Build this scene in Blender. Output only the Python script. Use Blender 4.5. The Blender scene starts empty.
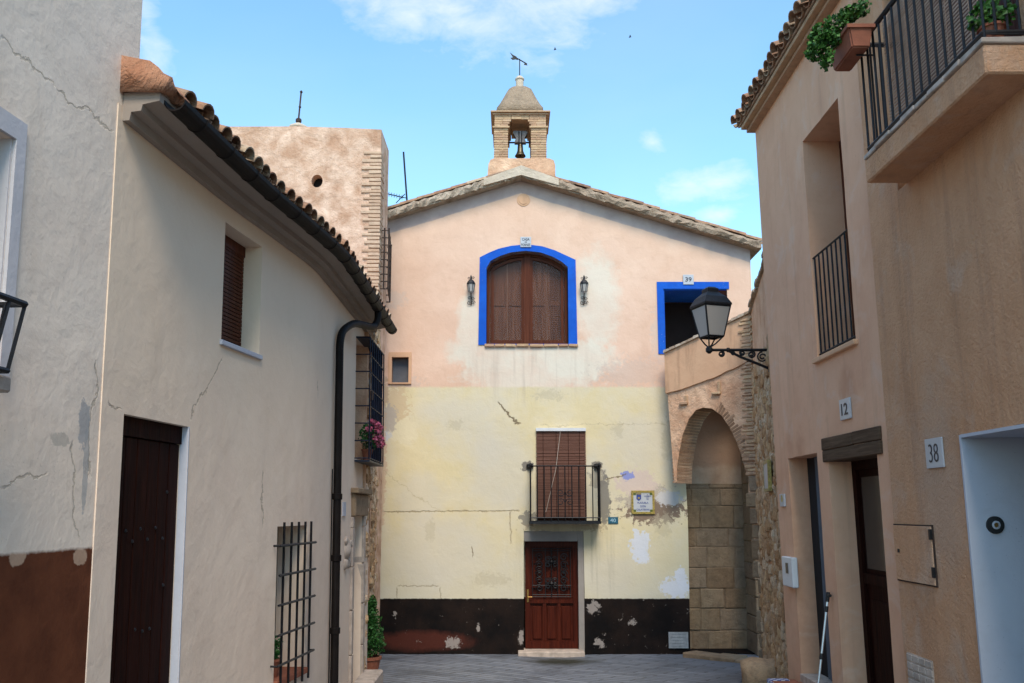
import bpy, bmesh, math, random
from mathutils import Vector, Matrix
from mathutils.geometry import tessellate_polygon
random.seed(7)
R = math.radians
S = bpy.context.scene
COL = S.collection
# ------------------------------------------------------------------ camera, sky, sun, exposure
FPX, PITCH, SHIFT, EYE = 900.0, R(8.5), 34.0, 2.68
cd = bpy.data.cameras.new('camera'); cam = bpy.data.objects.new('camera', cd); COL.objects.link(cam)
cd.sensor_width = 36; cd.lens = FPX / 1024 * 36; cd.shift_y = SHIFT / 1024
cd.clip_end = 3000; cd.clip_start = .05
cam.location = (0, 0, EYE); cam.rotation_euler = (R(90) + PITCH, 0, 0)
S.camera = cam
S.view_settings.view_transform = 'Standard'; S.view_settings.look = 'None'
S.view_settings.exposure = 0.72; S.view_settings.gamma = 1
S.cycles.diffuse_bounces = 8; S.cycles.max_bounces = 12
S.render.resolution_x = 1024; S.render.resolution_y = 683
SUN_EL, SUN_AZ = R(52), R(174)      # azimuth clockwise from +Y
def ray(px, py):
    dx = (px - 512) / FPX; dy = (341.5 - py + SHIFT) / FPX
    return Vector((dx, math.cos(PITCH) - dy * math.sin(PITCH), math.sin(PITCH) + dy * math.cos(PITCH)))
W = bpy.data.worlds.new('World'); S.world = W; W.use_nodes = True

# ------------------------------------------------------------------ node helper
class G:
    def __init__(s, nt): s.nt = nt; s._pos = None
    def n(s, t, **k):
        o = s.nt.nodes.new(t)
        for a, b in k.items(): setattr(o, a, b)
        return o
    def put(s, sock, v):
        if hasattr(v, 'is_output'): s.nt.links.new(v, sock)
        elif isinstance(v, (tuple, list)):
            sock.default_value = tuple(v) + ((1,) if len(sock.default_value) == 4 and len(v) == 3 else ())
        else: sock.default_value = v
    def m(s, op, a, b=0.0, c=0.0, clamp=False):
        o = s.n('ShaderNodeMath', operation=op, use_clamp=clamp)
        s.put(o.inputs[0], a); s.put(o.inputs[1], b); s.put(o.inputs[2], c)
        return o.outputs[0]
    def mr(s, v, a, b, c=0.0, d=1.0):
        o = s.n('ShaderNodeMapRange'); o.clamp = True
        s.put(o.inputs[0], v); o.inputs[1].default_value = a; o.inputs[2].default_value = b
        o.inputs[3].default_value = c; o.inputs[4].default_value = d
        return o.outputs[0]
    def mix(s, f, a, b, mode='MIX'):
        o = s.n('ShaderNodeMix', data_type='RGBA', blend_type=mode)
        s.put(o.inputs[0], f); s.put(o.inputs[6], a); s.put(o.inputs[7], b)
        return o.outputs[2]
    def pos(s):
        if s._pos is None:
            g = s.n('ShaderNodeNewGeometry'); s._pos = g.outputs['Position']; s.geo = g
            x = s.n('ShaderNodeSeparateXYZ'); s.nt.links.new(s._pos, x.inputs[0])
            s.x, s.y, s.z = x.outputs
        return s._pos
    def noise(s, scale, detail=4, rough=.55, dist=0.0, vec=None, color=False):
        o = s.n('ShaderNodeTexNoise'); s.put(o.inputs['Vector'], vec if vec is not None else s.pos())
        o.inputs['Scale'].default_value = scale; o.inputs['Detail'].default_value = detail
        o.inputs['Roughness'].default_value = rough; o.inputs['Distortion'].default_value = dist
        return o.outputs[1 if color else 0]
    def scaled(s, sx, sy, sz):
        o = s.n('ShaderNodeVectorMath', operation='MULTIPLY'); s.put(o.inputs[0], s.pos()); o.inputs[1].default_value = (sx, sy, sz)
        return o.outputs[0]
    def blob(s, u, v, cu, cv, ru, rv, amp=.6, scale=4, soft=.08, nz=None):
        a = s.m('DIVIDE', s.m('SUBTRACT', u, cu), ru); b = s.m('DIVIDE', s.m('SUBTRACT', v, cv), rv)
        d = s.m('SQRT', s.m('ADD', s.m('MULTIPLY', a, a), s.m('MULTIPLY', b, b)))
        nz = nz if nz is not None else s.noise(scale, 5, .6)
        d = s.m('ADD', d, s.m('MULTIPLY', s.m('SUBTRACT', nz, .5), amp * 2))
        return s.mr(d, 1 - soft, 1 + soft, 1, 0)
    def line(s, u, v, u0, v0, u1, v1, w, wob):
        L = math.hypot(u1 - u0, v1 - v0); du, dv = (u1 - u0) / L, (v1 - v0) / L
        a = s.m('SUBTRACT', u, u0); b = s.m('SUBTRACT', v, v0)
        al = s.m('ADD', s.m('MULTIPLY', a, du), s.m('MULTIPLY', b, dv))
        pe = s.m('ADD', s.m('MULTIPLY', a, -dv), s.m('MULTIPLY', b, du))
        pe = s.m('ABSOLUTE', s.m('ADD', pe, wob))
        m1 = s.mr(pe, w * .5, w, 1, 0)
        m2 = s.mr(s.m('ABSOLUTE', s.m('SUBTRACT', al, L / 2)), L / 2 - .05, L / 2, 1, 0)
        return s.m('MULTIPLY', m1, m2)
    def mx(s, *a):
        r = a[0]
        for b in a[1:]: r = s.m('MAXIMUM', r, b)
        return r
# world: Nishita sky with thin clouds
g = G(W.node_tree); nt = W.node_tree
for n_ in list(nt.nodes): nt.nodes.remove(n_)
sky = g.n('ShaderNodeTexSky', sky_type='NISHITA', sun_disc=False)
sky.sun_elevation = SUN_EL; sky.sun_rotation = SUN_AZ; sky.air_density = 1.0; sky.dust_density = .6; sky.ozone_density = 1.5
tc = g.n('ShaderNodeTexCoord').outputs['Generated']
skc = g.mix(1.0, sky.outputs[0], (1.22, 1.62, 1.66), 'MULTIPLY')
CL = 5.2
def cloud_blob(px, py, rx, ry, amp=.9):
    d = ray(px, py).normalized()
    o = g.n('ShaderNodeVectorMath', operation='SUBTRACT'); g.put(o.inputs[0], tc); o.inputs[1].default_value = d
    sp = g.n('ShaderNodeSeparateXYZ'); nt.links.new(o.outputs[0], sp.inputs[0])
    a = g.m('DIVIDE', sp.outputs[0], rx / FPX); b = g.m('DIVIDE', sp.outputs[2], ry / FPX)
    dd = g.m('SQRT', g.m('ADD', g.m('MULTIPLY', a, a), g.m('MULTIPLY', b, b)))
    front = g.m('GREATER_THAN', g.n('ShaderNodeSeparateXYZ').outputs[1] if False else sp.outputs[1], -.6)
    return g.m('MULTIPLY', g.mr(dd, .0, 1.25, 1, 0), front)
vm = g.n('ShaderNodeMapping'); g.put(vm.inputs[0], tc); vm.inputs['Scale'].default_value = (1, 1, 1.9); vm.inputs['Rotation'].default_value = (0, R(12), 0)
cn = g.noise(9, 8, .62, .6, vm.outputs[0])
cn2 = g.noise(26, 8, .6, .4, vm.outputs[0])
env = g.mx(cloud_blob(440, 12, 150, 42), cloud_blob(520, 8, 130, 62), cloud_blob(148, 22, 26, 60), cloud_blob(712, 184, 75, 24), cloud_blob(652, 143, 24, 16), cloud_blob(720, 214, 40, 14), cloud_blob(585, 0, 90, 24))
dens = g.m('ADD', g.m('MULTIPLY', cn, .6), g.m('MULTIPLY', cn2, .4))
cloud = g.mr(g.m('ADD', g.m('MULTIPLY', env, .48), g.m('MULTIPLY', dens, 1.2)), .80, 1.25, 0, .75)
haze_w = g.mr(g.noise(2.2, 4, .5, .3, vm.outputs[0]), .40, .75, 0.0, .12)
cl = g.mx(cloud, haze_w)
col = g.mix(cl, skc, (CL, CL * 1.03, CL * 1.05))
bg = g.n('ShaderNodeBackground'); g.put(bg.inputs[0], col); bg.inputs[1].default_value = .132
ow = g.n('ShaderNodeOutputWorld'); nt.links.new(bg.outputs[0], ow.inputs[0])
# sun: soft, through thin high cloud, from behind the viewer
sd = bpy.data.lights.new('sun', 'SUN'); sd.energy = 2.3; sd.angle = R(24); sd.color = (1, .88, .74)
so = bpy.data.objects.new('sun', sd); COL.objects.link(so)
sdir = Vector((math.sin(SUN_AZ) * math.cos(SUN_EL), math.cos(SUN_AZ) * math.cos(SUN_EL), math.sin(SUN_EL)))
so.rotation_euler = sdir.to_track_quat('Z', 'Y').to_euler(); so.location = (0, -5, 20)

# ------------------------------------------------------------------ frames: a wall surface with coordinates along it, up it and out of it
class Frame:
    def __init__(s, o, d, n, batter=0.0):
        s.o = Vector((o[0], o[1], 0)); s.d = Vector((d[0], d[1], 0)).normalized(); s.n = Vector((n[0], n[1], 0)).normalized()
        s.b = batter; s.up = Vector((s.n.x * batter, s.n.y * batter, 1)); s.N = s.d.cross(s.up)
        if s.N.dot(s.n) < 0: s.N.negate()
        s.N.normalize()
    def pt(s, a, z, t=0.0): return s.o + s.d * a + s.n * (t - s.b * EYE) + s.up * z
    def px(s, x, y, t=0.0):
        r = ray(x, y); c = Vector((0, 0, EYE)); p0 = s.pt(0, 0, t)
        k = (p0 - c).dot(s.N) / r.dot(s.N); p = c + r * k
        return (p - p0).dot(s.d), p.z
    def P(s, x, y, t=0.0):
        a, z = s.px(x, y, t); return s.pt(a, z, t)
class Curve:
    def __init__(s, pts, batter=0.0):
        P = [Vector((a, b, 0)) for a, b in pts]; s.b = batter
        ext = [P[0] * 2 - P[1]] + P + [P[-1] * 2 - P[-2]]; s.q = []
        for i in range(1, len(ext) - 2):
            for k in range(14):
                t = k / 14; a, b, c, d = ext[i - 1:i + 3]
                s.q.append(.5 * ((2 * b) + (c - a) * t + (2 * a - 5 * b + 4 * c - d) * t * t + (3 * b - a - 3 * c + d) * t ** 3))
        s.q.append(P[-1]); s.c = [0]
        for a, b in zip(s.q, s.q[1:]): s.c.append(s.c[-1] + (b - a).length)
        s.L = s.c[-1]
    def nd(s, a):
        i = 0
        while i < len(s.q) - 2 and a > s.c[i + 1]: i += 1
        d = (s.q[i + 1] - s.q[i]).normalized(); return i, d
    def smooth_n(s, a):
        v = Vector((0, 0, 0))
        for e in (-.25, 0, .25): v += s.nd(min(max(a + e, 0), s.L))[1]
        v.normalize(); return Vector((v.y, -v.x, 0))
    def pt(s, a, z, t=0.0):
        i, d = s.nd(a); n = s.smooth_n(a)
        return s.q[i] + d * (a - s.c[i]) + n * (t + s.b * (z - EYE)) + Vector((0, 0, z))
    def px(s, x, y, t=0.0):
        best = None; r = ray(x, y); zc = Vector((0, 0, EYE)); n = 200
        prev = None
        for k in range(n + 1):
            a = -.3 + (s.L + 1.3) * k / n
            # vertical plane through the view ray: signed side of the column at a
            zz = EYE
            for _ in range(3):
                p = s.pt(a, zz, t); zz = EYE + p.y / r.y * r.z
            p = s.pt(a, zz, t); f = p.x - p.y / r.y * r.x
            if prev is not None and prev[0] * f <= 0:
                w = prev[0] / (prev[0] - f + 1e-12); return prev[1] + (a - prev[1]) * w, prev[2] + (zz - prev[2]) * w
            prev = (f, a, zz)
        return None
    def P(s, x, y, t=0.0):
        a, z = s.px(x, y, t); return s.pt(a, z, t)

# ------------------------------------------------------------------ object helpers
ORG = {}
def thing(name, label, cat, loc=(0, 0, 0), group=None, rz=0):
    o = bpy.data.objects.new(name, None); COL.objects.link(o); o.location = loc; o.empty_display_size = .2
    o['label'] = label; o['category'] = cat
    if group: o['group'] = group
    ORG[o.name] = Vector(loc); return o
def obj(name, bm, mat, parent=None, label=None, smooth=False, origin=None, recalc=True):
    org = ORG[parent.name] if parent else Vector(origin or (0, 0, 0))
    if recalc: bmesh.ops.recalc_face_normals(bm, faces=bm.faces)
    bmesh.ops.translate(bm, verts=bm.verts, vec=-org)
    me = bpy.data.meshes.new(name); bm.to_mesh(me); bm.free()
    for m in (mat if isinstance(mat, (list, tuple)) else [mat]): me.materials.append(m)
    if smooth:
        for p in me.polygons: p.use_smooth = True
    o = bpy.data.objects.new(name, me); COL.objects.link(o)
    if parent: o.parent = parent
    else: o.location = org
    ORG[o.name] = org
    if label: o['label'] = label
    return o
def solo(name, bm, mat, label, cat, origin, group=None, smooth=False):
    o = obj(name, bm, mat, None, label, smooth, origin); o['category'] = cat
    if group: o['group'] = group
    return o
def struct(name, bm, mat, smooth=False, kind='structure'):
    o = obj(name, bm, mat, None, None, smooth); o['kind'] = kind; return o
def NB(): return bmesh.new()
def hexa(bm, c):                      # 8 corners: bottom loop 4, top loop 4
    v = [bm.verts.new(p) for p in c]
    for f in ((0, 1, 2, 3), (7, 6, 5, 4), (0, 4, 5, 1), (1, 5, 6, 2), (2, 6, 7, 3), (3, 7, 4, 0)): bm.faces.new([v[i] for i in f])
    return v
def fbox(bm, fr, s0, s1, z0, z1, t0, t1, bev=0.0, jit=0.0):
    j = (lambda: random.uniform(-jit, jit)) if jit else (lambda: 0)
    c = [fr.pt(a + j(), z + j(), t + j() * .6) for z in (z0, z1) for a, t in ((s0, t0), (s1, t0), (s1, t1), (s0, t1))]
    v = hexa(bm, c)
    if bev:
        es = set(e for q in v for e in q.link_edges)
        bmesh.ops.bevel(bm, geom=list(es), offset=bev, segments=1, affect='EDGES')
def box(bm, x0, x1, y0, y1, z0, z1, bev=0.0):
    v = hexa(bm, [Vector((x, y, z)) for z in (z0, z1) for x, y in ((x0, y0), (x1, y0), (x1, y1), (x0, y1))])
    if bev: bmesh.ops.bevel(bm, geom=list(set(e for q in v for e in q.link_edges)), offset=bev, segments=2, affect='EDGES')
def fpoly(bm, fr, pts, t0, t1):
    a = [bm.verts.new(fr.pt(p[0], p[1], t1)) for p in pts]; b = [bm.verts.new(fr.pt(p[0], p[1], t0)) for p in pts]
    bm.faces.new(a); bm.faces.new(b[::-1]); n = len(pts)
    for i in range(n): bm.faces.new((a[i], b[i], b[(i + 1) % n], a[(i + 1) % n]))
def band(bm, fr, outer, inner, t0, t1, closed=True):   # ring between two outlines with equal point counts
    n = len(outer); L = []
    for pts, t in ((outer, t1), (inner, t1), (inner, t0), (outer, t0)): L.append([bm.verts.new(fr.pt(p[0], p[1], t)) for p in pts])
    for i in range(n if closed else n - 1):
        j = (i + 1) % n
        for k in range(4):
            A, B = L[k], L[(k + 1) % 4]; bm.faces.new((A[i], A[j], B[j], B[i]))
    if not closed:
        for i in (0, n - 1): bm.faces.new([L[k][i] for k in range(4)])
def tube(bm, pts, r, n=8):
    pts = [Vector(p) for p in pts]; rings = []
    rr = r if isinstance(r, (list, tuple)) else [r] * len(pts)
    ref = Vector((0, 0, 1))
    for i, p in enumerate(pts):
        d = (pts[min(i + 1, len(pts) - 1)] - pts[max(i - 1, 0)]).normalized()
        if abs(d.dot(ref)) > .95: a = Vector((1, 0, 0))
        else: a = ref
        if i == 0: x = d.cross(a).normalized()
        else: x = (x - d * x.dot(d)).normalized()
        y = d.cross(x)
        rings.append([bm.verts.new(p + (x * math.cos(2 * math.pi * k / n) + y * math.sin(2 * math.pi * k / n)) * rr[i]) for k in range(n)])
    for a, b in zip(rings, rings[1:]):
        for k in range(n): bm.faces.new((a[k], a[(k + 1) % n], b[(k + 1) % n], b[k]))
    bm.faces.new(rings[0][::-1]); bm.faces.new(rings[-1])
def sqbar(bm, a, b, w): tube(bm, [a, b], w * .7, 4)
def lathe(bm, c, prof, n=16, sq=False):
    c = Vector(c); rings = []
    for r, z in prof:
        rings.append([bm.verts.new(c + Vector((math.cos(2 * math.pi * (k + .5) / n) * r, math.sin(2 * math.pi * (k + .5) / n) * r, z))) for k in range(n)])
    for a, b in zip(rings, rings[1:]):
        for k in range(n): bm.faces.new((a[k], a[(k + 1) % n], b[(k + 1) % n], b[k]))
    bm.faces.new(rings[0][::-1]); bm.faces.new(rings[-1])
def wall_body(fr, outline, holes, depth, bm=None, rim=.012):
    """solid wall: outline [(s,z)], holes [(pts, recess depth)]"""
    bm = bm or NB()
    loops = [[fr.pt(a, z, 0) for a, z in outline]] + [[fr.pt(a, z, 0) for a, z in h] for h, _ in holes]
    flat = [bm.verts.new(p) for l in loops for p in l]
    l2 = [[Vector((a, z, 0)) for a, z in outline]] + [[Vector((a, z, 0)) for a, z in h] for h, _ in holes]
    for t in tessellate_polygon(l2):
        try: bm.faces.new([flat[i] for i in t])
        except ValueError: pass
    k = len(outline)
    back = [bm.verts.new(fr.pt(a, z, -depth)) for a, z in outline]
    for i in range(k): bm.faces.new((flat[i], flat[(i + 1) % k], back[(i + 1) % k], back[i]))
    bm.faces.new(back)
    for h, dp in holes:
        m = len(h); f = flat[k:k + m]; b = [bm.verts.new(fr.pt(a, z, -dp)) for a, z in h]
        for i in range(m): bm.faces.new((f[i], f[(i + 1) % m], b[(i + 1) % m], b[i]))
        bm.faces.new(b); k += m
    bmesh.ops.recalc_face_normals(bm, faces=bm.faces)
    return bm
def rect(s0, s1, z0, z1): return [(s0, z0), (s1, z0), (s1, z1), (s0, z1)]
def wob_rect(s0, s1, z0, z1, j=.012, n=6):
    c = rect(s0, s1, z0, z1); out = []
    for i in range(4):
        a, b = c[i], c[(i + 1) % 4]
        for k in range(n):
            t = k / n; q = j if k else j * .3
            out.append((a[0] + (b[0] - a[0]) * t + random.uniform(-q, q), a[1] + (b[1] - a[1]) * t + random.uniform(-q, q)))
    return out

# ------------------------------------------------------------------ materials
def mat(name, base=(.5, .5, .5), rough=.85, metal=0.0, spec=.2):
    m = bpy.data.materials.new(name); m.use_nodes = True; gg = G(m.node_tree)
    b = m.node_tree.nodes['Principled BSDF']; gg.b = b; gg.m_ = m
    gg.put(b.inputs['Base Color'], base); b.inputs['Roughness'].default_value = rough
    b.inputs['Metallic'].default_value = metal; b.inputs['Specular IOR Level'].default_value = spec
    return gg
def bump(gg, h, strength=.4, dist=.02):
    o = gg.n('ShaderNodeBump'); gg.put(o.inputs['Height'], h); o.inputs['Strength'].default_value = strength; o.inputs['Distance'].default_value = dist
    gg.nt.links.new(o.outputs[0], gg.b.inputs['Normal']); return o
def simple(name, base, rough=.6, metal=0.0, var=.25, scale=6, bs=.15, spec=.4):
    gg = mat(name, base, rough, metal, spec); gg.pos()
    f = gg.noise(scale, 6, .6); dk = tuple(c * (1 - var) for c in base); lt = tuple(min(1, c * (1 + var)) for c in base)
    gg.put(gg.b.inputs['Base Color'], gg.mix(gg.mr(f, .3, .7), dk, lt))
    if bs: bump(gg, gg.noise(scale * 8, 4), bs, .005)
    return gg.m_
def plaster(name, c1, c2, grit=.3, und=.6, scale=.9, stain=(.55, .5, .42), stain_amt=.35):
    """patchy limewashed render; returns the graph and its colour and height sockets so that marks can be added"""
    if not name.startswith('blue'): c1, c2 = [tuple(q * w for q, w in zip(cc, (1.07, .97, .87))) for cc in (c1, c2)]
    gg = mat(name, c1, .93, 0, .15); gg.pos()
    f = gg.noise(scale, 7, .62, .4); c = gg.mix(gg.mr(f, .35, .68), c1, c2)
    f2 = gg.noise(scale * 5, 6, .65, .3); c = gg.mix(gg.mr(f2, .52, .8, 0, .35), c, tuple(x * y for x, y in zip(c1, (.82, .78, .74))))
    st = gg.noise(1.0, 6, .62, .2, gg.scaled(3.2, 3.2, .45)); c = gg.mix(gg.mr(st, .56, .82, 0, stain_amt), c, tuple(x * y for x, y in zip(c1, stain)))
    sp = gg.noise(60, 2, .5); c = gg.mix(gg.mr(sp, .70, .76, 0, .4), c, tuple(x * .45 for x in c1))
    h = gg.m('ADD', gg.m('MULTIPLY', gg.noise(2.3, 5, .55, .3), und), gg.m('MULTIPLY', gg.noise(34, 6, .65), grit * .22))
    h = gg.m('ADD', h, gg.m('MULTIPLY', gg.noise(9, 4, .6, .5), .25 * und))
    return gg, c, h
def finish(gg, c, h, s=.5, d=.05): gg.put(gg.b.inputs['Base Color'], c); bump(gg, h, s, d); return gg.m_

FA = Frame((0, 17.5), (1, 0), (0, -1))
def FX(px, py=400): return FA.px(px, py)[0]
def FZ(py, px=512): return FA.px(px, py)[1]
# --- gabled house render
gg, c, h = plaster('pink_cream_plaster', (.60, .43, .34), (.68, .52, .43), .25, .4, 1.1, stain_amt=.12)
x, z = gg.x, gg.z
nz = gg.noise(5, 6, .65); nzf = gg.mr(gg.m('ADD', gg.m('MULTIPLY', gg.noise(19, 8, .72), .5), gg.m('MULTIPLY', gg.noise(6.5, 4, .6, 1.2), .5)), .33, .67); nb = gg.noise(1.6, 5, .6)
pale = (.66, .61, .50)
for a in ((528, 372, 62, 26, .9), (598, 300, 22, 50, .6), (468, 330, 12, 40, .7), (484, 352, 36, 18, .7), (575, 360, 40, 22, .8)):
    mk = gg.blob(x, z, FX(a[0]), FZ(a[1]), a[2] / 51, a[3] / 51, a[4], nz=nz, soft=.25)
    c = gg.mix(gg.m('MULTIPLY', mk, .72), c, pale)
for a in ((395, 300, 10, 8), (400, 385, 20, 12), (662, 335, 8, 30), (640, 372, 40, 14)):
    c = gg.mix(gg.m('MULTIPLY', gg.blob(x, z, FX(a[0]), FZ(a[1]), a[2] / 51, a[3] / 51, .9, nz=nzf, soft=.2), .45), c, (.50, .42, .36))
c = gg.mix(gg.mr(gg.noise(.9, 6, .6), .45, .7, 0, .5), c, (.62, .41, .30))
# darker rose-grey band following the gable edge just under the verge
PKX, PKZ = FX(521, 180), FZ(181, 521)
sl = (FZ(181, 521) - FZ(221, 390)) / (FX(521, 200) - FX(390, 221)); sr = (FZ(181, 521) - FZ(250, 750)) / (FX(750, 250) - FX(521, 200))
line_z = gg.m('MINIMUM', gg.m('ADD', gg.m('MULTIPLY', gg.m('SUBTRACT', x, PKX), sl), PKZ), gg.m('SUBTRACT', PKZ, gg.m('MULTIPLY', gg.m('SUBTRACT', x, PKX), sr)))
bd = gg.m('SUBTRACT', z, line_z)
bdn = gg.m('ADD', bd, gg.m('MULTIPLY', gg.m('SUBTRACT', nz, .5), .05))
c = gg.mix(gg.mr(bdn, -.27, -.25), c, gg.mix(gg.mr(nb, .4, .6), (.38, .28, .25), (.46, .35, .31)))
# cream lower storey
cream = gg.mix(gg.mr(nb, .35, .65), (.62, .52, .31), (.68, .575, .365))
cream = gg.mix(gg.mr(gg.noise(.8, 5, .6), .42, .62, 0, .7), cream, (.57, .52, .425))
cream = gg.mix(gg.mr(nzf, .6, 1, 0, .35), cream, (.52, .47, .32))
zl = gg.m('ADD', z, gg.m('MULTIPLY', gg.m('SUBTRACT', nzf, .5), .04))
lower = gg.mr(zl, FZ(388), FZ(386), 1, 0)
c = gg.mix(lower, c, cream)
c = gg.mix(gg.m('MULTIPLY', gg.mr(zl, FZ(520), FZ(600), 0, .55), lower), c, (.52, .50, .42))
def fb(px, py, rx, ry, col, amt=1, amp=.6, n_=None, soft=.08):
    global c
    c = gg.mix(gg.m('MULTIPLY', gg.blob(x, z, FX(px, py), FZ(py), rx / 51, ry / 51, amp, nz=n_ or nz, soft=soft), amt), c, col)
# losses of render
fb(396, 405, 12, 20, (.56, .42, .26), .8, 0.87, nzf)
fb(381, 395, 6, 22, (.45, .32, .22), .8, 0.87, nzf)
fb(404, 432, 14, 13, (.66, .57, .38), .9, .9)
fb(386, 436, 5, 6, (.50, .50, .52), .8, 0.74, nzf)
fb(388, 418, 9, 13, (.42, .36, .30), .9, 0.50, nzf)
fb(379, 470, 7, 60, (.55, .38, .26), .8, 0.56, nzf)
fb(650, 503, 30, 15, (.40, .34, .28), .85, 0.62, nzf)
fb(655, 511, 28, 12, (.20, .14, .10), .95, 0.93, nzf)
fb(668, 498, 12, 7, (.55, .52, .50), .9, 0.68, nzf)
fb(636, 483, 18, 14, (.58, .46, .40), .85, 0.56, nzf)
fb(627, 476, 6, 5, (.16, .22, .55), .8, 0.62, nzf)
fb(641, 545, 9, 13, (.60, .61, .65), .95, 0.93, nzf)
fb(643, 556, 6, 7, (.60, .61, .65), .95, 0.81, nzf)
fb(675, 588, 14, 9, (.62, .63, .68), .9, 0.62, nzf)
fb(681, 578, 6, 10, (.62, .63, .68), .9, 0.50, nzf)
for a in ((440, 555, 55, 34), (500, 470, 30, 40), (640, 440, 34, 22), (610, 575, 26, 18), (420, 500, 24, 26)):
    fb(a[0], a[1], a[2], a[3], (.56, .51, .42), .55, .5, nz, .3)
for a in ((455, 425, 9, 5), (663, 525, 9, 10), (490, 580, 14, 6), (618, 432, 6, 8), (548, 395, 14, 5), (430, 530, 5, 9), (668, 440, 6, 18)):
    fb(a[0], a[1], a[2], a[3], (.46, .40, .28), .5, 1.0, nzf, .2)
st2 = gg.noise(1, 5, .6, .2, gg.scaled(9, 9, .5))
c = gg.mix(gg.m('MULTIPLY', gg.m('MULTIPLY', gg.blob(x, z, FX(565), FZ(560), .85, .9, .2, nz=nzf, soft=.5), gg.mr(st2, .48, .62)), .45), c, (.30, .27, .20))
c = gg.mix(gg.m('MULTIPLY', gg.m('MULTIPLY', gg.blob(x, z, FX(528), FZ(372), 1.1, .55, .2, nz=nzf, soft=.5), gg.mr(st2, .50, .62)), .35), c, (.42, .34, .27))
fb(604, 500, 6, 22, (.14, .13, .12), .8, 0.62, nzf)
fb(598, 478, 8, 10, (.20, .18, .16), .6, 0.74, nzf)
fb(529, 519, 8, 7, (.20, .18, .15), .8, 0.68, nzf)
fb(527, 466, 6, 5, (.16, .14, .12), .9, 0.50, nzf)
fb(597, 466, 6, 5, (.16, .14, .12), .9, 0.50, nzf)
fb(566, 527, 40, 5, (.34, .27, .18), .6, 0.68, nzf)
wob = gg.m('MULTIPLY', gg.m('SUBTRACT', nz, .5), .30); wob2 = gg.m('MULTIPLY', gg.m('SUBTRACT', nzf, .5), .05)
def ln(x0, y0, x1, y1, w, wb, col=(.17, .12, .07), amt=.85):
    global c
    k = gg.line(x, z, FX(x0, y0), FZ(y0), FX(x1, y1), FZ(y1), w, wb)
    c = gg.mix(gg.m('MULTIPLY', k, amt), c, col); return k
cr = ln(497, 402, 521, 425, .022, wob)
cr2 = ln(382, 512, 520, 511, .014, wob2, (.38, .30, .18), .8)
cr3 = ln(540, 425, 668, 424, .010, wob, (.40, .33, .22), .6)
cr4 = ln(510, 512, 511, 545, .012, wob2, (.36, .28, .18), .6)
ln(605, 480, 628, 474, .016, wob2); ln(472, 545, 473, 558, .012, wob2); ln(440, 512, 382, 470, .01, wob, (.4, .33, .2), .5)
ln(397, 586, 440, 586, .014, wob2, (.3, .25, .17), .7); ln(440, 586, 441, 600, .014, wob2, (.3, .25, .17), .7); ln(397, 586, 397, 600, .014, wob2, (.3, .25, .17), .7)
# dado
dz = gg.m('ADD', z, gg.m('MULTIPLY', gg.m('SUBTRACT', nzf, .5), .02))
dado = gg.mr(dz, FZ(599), FZ(598) - .005, 1, 0)
dc = gg.mix(gg.mr(nb, .40, .62), (.004, .003, .003), (.014, .008, .006))
red = gg.blob(x, z, FX(422, 640), FZ(641), .85, .17, .5, nz=nz, soft=.3)
dc = gg.mix(gg.m('MULTIPLY', red, .9), dc, (.075, .020, .013))
dc = gg.mix(gg.mr(gg.m('ADD', nzf, gg.m('MULTIPLY', nb, .60)), 1.17, 1.21, 0, .7), dc, (.28, .24, .21))
for a in ((453, 643, 7, 5), (521, 636, 3, 8), (594, 608, 6, 6), (632, 622, 3, 3), (600, 642, 5, 5), (478, 628, 2, 4), (395, 614, 2, 3)):
    dc = gg.mix(gg.m('MULTIPLY', gg.blob(x, z, FX(a[0], a[1]), FZ(a[1]), a[2] / 54, a[3] / 54, 1.1, nz=nzf, soft=.1), .85), dc, (.30, .26, .235))
c = gg.mix(dado, c, dc)
gg.put(gg.b.inputs['Roughness'], gg.mr(dado, 0, 1, .93, .85))
h = gg.m('SUBTRACT', h, gg.m('MULTIPLY', gg.mx(cr, cr2, cr4), .5))
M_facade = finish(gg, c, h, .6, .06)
# --- others
FL1 = Frame((-2.631, 5.755), (.093, 1), (1, -.093), -.012)
BC = Curve([(-2.70, 5.2), (-2.625, 5.74), (-2.455, 7.41), (-2.31, 8.41), (-2.165, 9.5), (-2.145, 10.2), (-2.15, 11.6), (-2.165, 13.4)], -.012)
FR = Frame((3.3, 0), (0, 1), (-1, 0), .018)
FR2 = Frame((3.27, 0), (0, 1), (-1, 0), .018)
def yl(fr, px, py):
    p = fr.P(px, py); return p.y, p.z
gg, c, h = plaster('white_rough_plaster', (.76, .68, .60), (.82, .75, .67), .35, .8, 1.2, stain_amt=.25)
nzf = gg.noise(14, 6, .65); nz = gg.noise(4, 6, .6)
for a, b, rx, rz, col, am in ((84, 425, .06, .15, (.36, .35, .34), .8), (86, 465, .03, .28, (.38, .37, .35), .7), (60, 440, .10, .04, (.36, .33, .27), .5)):
    yy, zz = yl(FL1, a, b); c = gg.mix(gg.m('MULTIPLY', gg.blob(gg.y, gg.z, yy, zz, rx, rz, .9, nz=nzf), am), c, col)
wob = gg.m('MULTIPLY', gg.m('SUBTRACT', nz, .5), .3); hh = None
for p in ((0, 38, 56, 92), (56, 92, 114, 132), (74, 440, 76, 545), (0, 490, 48, 470), (96, 360, 88, 480)):
    a = yl(FL1, p[0], p[1]); b = yl(FL1, p[2], p[3])
    k = gg.line(gg.y, gg.z, a[0], a[1], b[0], b[1], .011, wob); c = gg.mix(gg.m('MULTIPLY', k, .6), c, (.40, .33, .24)); hh = k if hh is None else gg.m('MAXIMUM', hh, k)
zd = yl(FL1, 50, 551)[1]
zz = gg.m('ADD', gg.z, gg.m('MULTIPLY', gg.m('SUBTRACT', nzf, .5), .03))
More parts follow.
